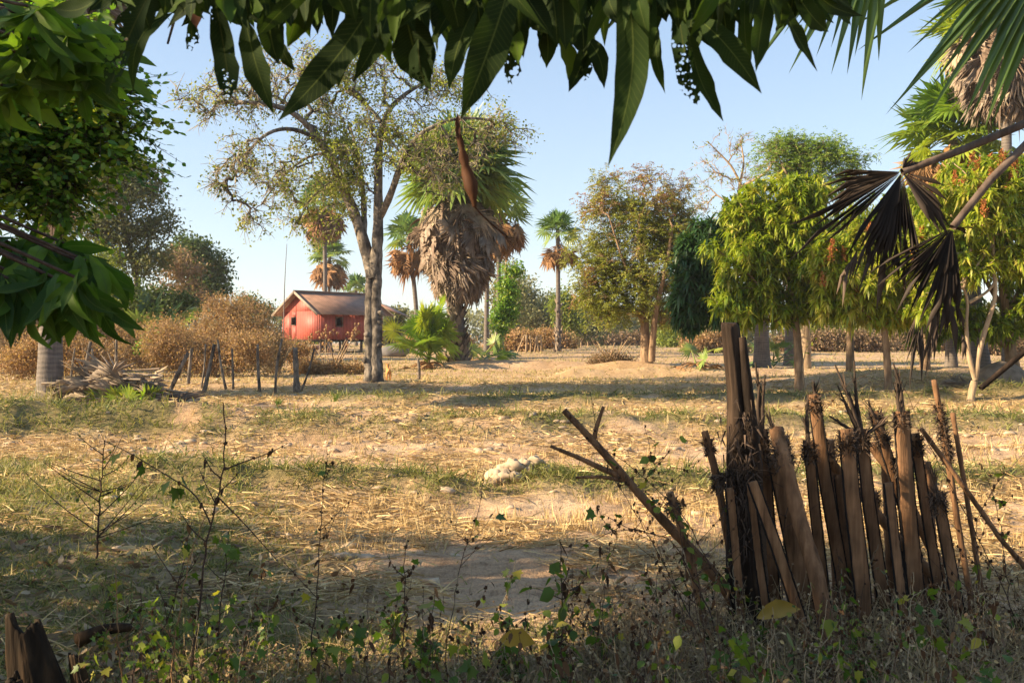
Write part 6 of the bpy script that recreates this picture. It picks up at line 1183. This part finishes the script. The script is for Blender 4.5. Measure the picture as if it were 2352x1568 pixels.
# ================================================================ weeds
def weed(label, stem, d, dend=None, side=6, knobs=14, leafn=10, leafL=.05, dried=4, mat='twig_dark', group='tall dry weeds in the foreground', r=.0042, sl=.35, name='weed_stalk', templ='lobed', lm='weedleaf', kr=.007, cat='weed', sides_px=None):
    K = len(stem); ds = np.linspace(d, dend or d, K); q = [P(x, y, dd) for (x, y), dd in zip(stem, ds)]; e = q[0]; g = float(gz(e[0], e[1]))
    if e[2] > g: q = [np.array([e[0] + rng.normal(0, .02), e[1], g - .03])] + q
    else: q[0] = np.array([e[0], e[1], g - .03])
    b = q[0] + [0, 0, .03]; t = thing(name, label, cat, b, group); q = smooth_path(q, 26); q[1:-1] += rng.normal(0, .0035, (24, 3)); mb = MB(); tubes(mb, q, np.linspace(r, r * .4, 26), 6)
    H = np.linalg.norm(q[-1] - q[0]); P_ = [q[8:]]
    for (pa) in (sides_px or []): s = smooth_path([P(x, y, d) for x, y in pa], 14); tubes(mb, s, np.linspace(r * .6, r * .25, 14), 5); P_.append(s)
    for i in range(side):
        i0 = rng.integers(6, 23); o = q[i0]; a = rng.choice([0, np.pi]) + rng.normal(0, .6); L = H * sl * rng.uniform(.4, 1) * (1.2 - i0 / 26); dd = nrm([math.cos(a), math.sin(a) * .7, rng.uniform(.3, 1.2)])
        s = smooth_path([o, o + dd * L * .5 + [0, 0, -.01], o + dd * L + [0, 0, rng.uniform(-.02, .05)]], 9); tubes(mb, s, np.linspace(r * .55, r * .22, 9), 4); P_.append(s)
    mb.build('stem', M[mat], t, smooth=True); allp = np.concatenate(P_)
    if knobs or dried:
        mb = MB(); c = allp[rng.integers(0, len(allp), knobs)] + rng.normal(0, .004, (knobs, 3))
        for x in c: blob(mb, x, kr * rng.uniform(.35, 1.0), .9, 5, r=rng.random(), sq=(1, 1, rng.uniform(.8, 1.8)))
        if dried: c = allp[rng.integers(0, len(allp), dried)]; leaves(mb, c, rdir(dried, -1.2), rng.uniform(.4, 1, dried) * leafL, leafL * .4, 'lance', r=rng.random(dried), droop=rng.uniform(-.4, .8, dried))
        tag(mb.build('seed_heads', M['driedleaf'], t), kind='stuff')
    if leafn:
        mb = MB(); c = allp[rng.integers(0, len(allp), leafn)]; dd = rdir(leafn, -.1); L = leafL * rng.uniform(.5, 1.25, leafn); tubes(mb, np.stack([c, c + dd * L[:, None] * .5], 1), np.tile([.0012, .001], (leafn, 1)), 3, r=.5)
        leaves(mb, c + dd * L[:, None] * .5, dd + [0, 0, -.3], L, L * .85, templ, r=rng.random(leafn), droop=.25); tag(mb.build('leaves', M[lm], t), kind='stuff')
    return t
weed('tallest dark weed stalk at left centre, with a cluster of seed heads at its tip', [(440, 1540), (455, 1400), (470, 1280), (485, 1200), (512, 1100), (520, 1000), (513, 925)], 4.3, None, 5, 26, 10, .055, 12, sides_px=[[(512, 1080), (560, 1060), (620, 1040), (660, 1018)], [(500, 1140), (560, 1200), (640, 1290)], [(485, 1205), (450, 1130), (380, 1090), (300, 1040), (238, 1012)]], r=.0065)
weed('slim knobbly weed stalk right of the tallest one, against the pale field', [(715, 1500), (725, 1400), (735, 1250), (742, 1130), (752, 1040)], 4.6, None, 5, 40, 4, .04, 4, r=.004)
weed('low branching green-leaved shrub on the grass at left', [(222, 1290), (226, 1200), (232, 1100), (240, 1010)], 6.9, None, 20, 10, 70, .028, 4, name='shrub', cat='shrub', templ='dia', sl=.75, r=.008, group=None)
weed('weed stalk with a long bare side shoot left of the tallest one', [(300, 1560), (330, 1480), (385, 1440), (420, 1300), (440, 1200)], 4.4, None, 6, 12, 14, .04, 2)
weed('thin leafy stem right of the tallest weed stalk', [(500, 1500), (505, 1400), (520, 1300), (528, 1210)], 4.5, None, 4, 4, 16, .05, 1, lm='weedleaf')
weed('branching twig coloured sunlit gold near the stump', [(285, 1590), (272, 1480), (268, 1380), (265, 1300)], 4.2, None, 5, 4, 10, .035, 0, mat='twig_warm', sides_px=[[(285, 1500), (240, 1440), (190, 1390), (130, 1330)], [(280, 1490), (250, 1470), (215, 1450)], [(268, 1370), (245, 1350), (225, 1335)]], group=None)
weed('upright twig coloured sunlit gold left of the tallest weed stalk', [(395, 1560), (400, 1460), (420, 1360), (435, 1270), (470, 1190)], 4.1, None, 3, 2, 4, .03, 0, mat='twig_warm', group=None)
weed('dark thin weed with dotted seed heads rising before the shade edge, centre left', [(925, 1480), (930, 1380), (928, 1280), (938, 1240)], 4.5, None, 5, 30, 6, .04, 3)
weed('thin stem reaching the sunlit straw in the centre', [(1020, 1490), (1040, 1400), (1060, 1280), (1100, 1180), (1112, 1080)], 4.7, None, 5, 22, 6, .05, 2, r=.003)
weed('leafy green weed in the centre foreground with broad leaves', [(1290, 1540), (1292, 1420), (1290, 1320), (1285, 1240)], 3.9, None, 6, 12, 26, .07, 10, templ='lance', group=None)
weed('knobbly stem leaning left up from the cut branch, tallest of its tangle', [(1600, 1440), (1500, 1250), (1400, 1080), (1370, 1000), (1356, 900)], 4.8, None, 10, 70, 4, .04, 8, r=.003)
weed('stem arching left under the cut branch with dried leaves', [(1640, 1420), (1540, 1230), (1420, 1210), (1330, 1260)], 4.9, None, 6, 20, 6, .05, 14, r=.004)
weed('thin twig crossing above the sawn stake', [(1690, 1400), (1560, 1170), (1440, 1060), (1300, 990), (1240, 960)], 5.0, None, 12, 80, 6, .04, 8, r=.0032)
weed('green-leaved stem standing between cut branch and post', [(1590, 1460), (1580, 1350), (1560, 1200), (1500, 1060), (1480, 980)], 5.0, None, 12, 46, 34, .05, 6, templ='lance', r=.0032)
weed('dark twig arching from the stakes towards the forked mango', [(1800, 1200), (1840, 1030), (1900, 930), (1960, 870), (2030, 840)], 5.3, None, 4, 20, 2, .04, 3, r=.003, group='thin twigs tangled in the stakes')
weed('long thin twig slanting across the right stakes', [(2330, 1400), (2230, 1200), (2130, 1020), (2080, 900), (2050, 830)], 5.2, None, 8, 26, 2, .04, 2, r=.003, group='thin twigs tangled in the stakes')
weed('branched twig right of the last stake, against the sunlit straw', [(2250, 1440), (2240, 1200), (2280, 1120), (2350, 1040)], 5.1, None, 12, 40, 3, .04, 4, r=.003, group='thin twigs tangled in the stakes')
weed('dry twig in the gap right of the slanting grey stick', [(2330, 1480), (2310, 1300), (2290, 1160), (2260, 1080)], 4.9, None, 10, 40, 3, .04, 4, r=.003, group='thin twigs tangled in the stakes')
weed('bright little green sprig on the first mango stem', [(1850, 900), (1842, 850), (1850, 800), (1900, 730), (1950, 690)], 28.6, None, 2, 0, 40, .14, 0, r=.02, templ='fold', mat='twig_pale', name='vine', cat='vine', group=None, lm='mango')
# many smaller weeds, told apart only by kind
zones = [('small leafy weed low among the others along the bottom of the view', 'small leafy weeds along the bottom', 26, (480, 2330), (1360, 1500), 7, 5, 15, .052, 4, 'lobed'),
         ('thin dry weed with dark seed heads along the bottom of the view', 'thin dry weeds along the bottom', 70, (560, 2340), (1230, 1460), 5, 14, 3, .045, 7, 'lance'),
         ('spindly twig weed at the foot of the stakes', 'spindly weeds at the feet of the stakes', 34, (1480, 2340), (1280, 1500), 5, 12, 8, .032, 5, 'dia'),
         ('small green seedling in the shaded grass at lower left', 'seedlings in the lower left grass', 34, (150, 620), (1350, 1530), 4, 3, 12, .035, 2, 'lobed')]
MARKS = [(250, 'beside the stump'), (420, 'among the golden twigs right of the stump'), (620, 'round the foot of the tallest dark stalk'), (850, 'round the slim knobbly stalk'), (1120, 'between the slim knobbly stalk and the clay lumps'), (1340, 'straight below the clay lump pile'), (1560, 'under the cut forked branch'), (1740, 'in front of the blackened post'), (1950, 'in front of the curved round log'), (2130, 'below the spread split spikes'), (9999, 'at the right end of the stake row')]
ORD = ['leftmost', 'second', 'third', 'fourth', 'fifth', 'sixth', 'seventh', 'eighth', 'ninth', 'tenth', 'eleventh', 'twelfth', 'thirteenth', 'fourteenth', 'fifteenth', 'sixteenth', 'seventeenth', 'eighteenth']
KIND = ['leafy weed', 'dry seed-head weed', 'spindly twig weed', 'green seedling']; specs = []
for zi, (lb, gp_, cnt_, (xa, xb), (ya, yb), sd_, kn, ln, ll, dr_, tp_) in enumerate(zones):
    for i in range(cnt_):
        x = rng.uniform(xa, xb); y = rng.uniform(ya, yb); d = rng.uniform(3.5, 5.3); yb_ = HY + CAMZ * F / d
        if y > yb_ - 60: y = yb_ - rng.uniform(60, 260)
        if gp_.startswith('thin dry') and (780 < x < 1250) and y < 1290: y += 90
        x1 = x + rng.normal(0, 45); bi = next(k for k, m_ in enumerate(MARKS) if x < m_[0]); specs.append((zi, bi, x, y, x1, yb_, d))
specs.sort(key=lambda q: q[:3]); last = None; c_ = 0
for zi, bi, x, y, x1, yb_, d in specs:
    c_ = c_ + 1 if last == (zi, bi) else 0; last = (zi, bi); lb, gp_, cnt_, _, _, sd_, kn, ln, ll, dr_, tp_ = zones[zi]
    weed('%s%s %s %s' % (ORD[min(c_, 17)], '' if c_ == 0 else ' from left', KIND[zi], MARKS[bi][1]), [(x1, yb_), ((x + x1) / 2 + rng.normal(0, 12), (y + yb_) / 2), (x, y)], d, None, sd_ if sd_ < 8 else 7, kn, ln, ll, dr_, group=gp_, templ=tp_, r=.0026, mat='twig_dark' if rng.random() < .6 else 'twig')
# tangle of dry stems and grass at the feet of the fence
def tangle():
    mb = MB(); n = 9500; x = np.concatenate([rng.uniform(.4, 3.6, n // 2), rng.uniform(-1.6, 3.6, n // 2)]); y = np.concatenate([rng.normal(5.0, .35, n // 2), rng.uniform(3.6, 4.9, n // 2)]); z = gz(x, y)
    d = nrm(np.stack([rng.normal(0, .6, n), rng.normal(0, .5, n), rng.uniform(.2, 1.2, n)], 1)); L = rng.uniform(.1, .42, n) * np.where(x > 0.4, 1, .7); p0 = np.stack([x, y, z], 1); p1 = p0 + d * L[:, None] * .5; p2 = p1 + nrm(d + rng.normal(0, .5, (n, 3)) - [0, 0, .3]) * L[:, None] * .5
    tubes(mb, np.stack([p0, p1, p2], 1), np.tile([.0024, .0019, .001], (n, 1)), 3, r=np.clip(.35 + .65 * rng.random(n), 0, 1)); 
    leaves(mb, p2, rdir(n), rng.uniform(.01, .04, n), .014, 'lance', r=rng.random(n), droop=.3); leaves(mb, p1, rdir(n), rng.uniform(.01, .03, n), .012, 'dia', r=rng.random(n), droop=.3)
    tag(mb.build('dry_undergrowth', M['litter'], loc=(0, 0, 0)), kind='stuff')
    mb = MB(); n = 15000; x = rng.uniform(-3.2, 3.8, n); y = rng.uniform(3.4, 5.6, n); kp = (fbm(x * 1.4, y * 1.4, 71) > np.where(x > 0, .40, .5)); x, y = x[kp], y[kp]; n = len(x)
    leaves(mb, np.stack([x, y, gz(x, y) - .01], 1), nrm(np.stack([rng.normal(0, .5, n), rng.normal(0, .5, n), np.ones(n)], 1)), rng.uniform(.06, .24, n), .006, 'blade', r=np.clip(rng.normal(.5, .3, n), 0, 1), droop=rng.uniform(.2, 1, n))
    n = 1100; x = rng.uniform(-3.2, 3.8, n); y = rng.uniform(3.4, 5.4, n); x, y = x[fbm(x, y, 72) > .46], y[fbm(x, y, 72) > .46]; n = len(x)
    leaves(mb, np.stack([x, y, gz(x, y) + rng.uniform(.01, .12, n)], 1), rdir(n), rng.uniform(.02, .05, n), rng.uniform(.015, .035, n), 'oval', r=np.clip(rng.normal(.15, .2, n), 0, 1), droop=.2)
    tag(mb.build('undergrowth', M['grass'], loc=(0, 0, 0)), kind='stuff')
tangle()
for lb, x0, y0, x1, y1, d in (('large curled yellow leaf caught at the foot of the stakes', 1738, 1418, 1840, 1398, 4.75), ('yellow-brown curled leaf lying in the weeds near the bottom centre', 1145, 1470, 1232, 1478, 4.2)):
    mb = MB(); a, e = P(x0, y0, d), P(x1, y1, d); big_leaves(mb, [a], [e], .085, bend=.12, r=.4); tag(mb.build('fallen_leaf', M['yellow'], smooth=True, loc=a), lb, 'leaf', 'large yellow fallen leaves')

# ================================================================ the air
def haze():
    m = bpy.data.materials.new('haze'); m.use_nodes = True; nt = m.node_tree; nt.nodes.remove(nt.nodes['Principled BSDF'])
    v = nt.nodes.new('ShaderNodeVolumePrincipled'); v.inputs['Color'].default_value = (.93, .96, 1, 1); v.inputs['Density'].default_value = .00032; v.inputs['Anisotropy'].default_value = 0.2
    nt.links.new(v.outputs[0], nt.nodes['Material Output'].inputs['Volume'])
    mb = MB(); box(mb, (0, 230, 14), (320, 0, 0), (0, 260, 0), (0, 0, 16.5)); tag(mb.build('haze', m, loc=(0, 0, 0)), kind='stuff')
haze()
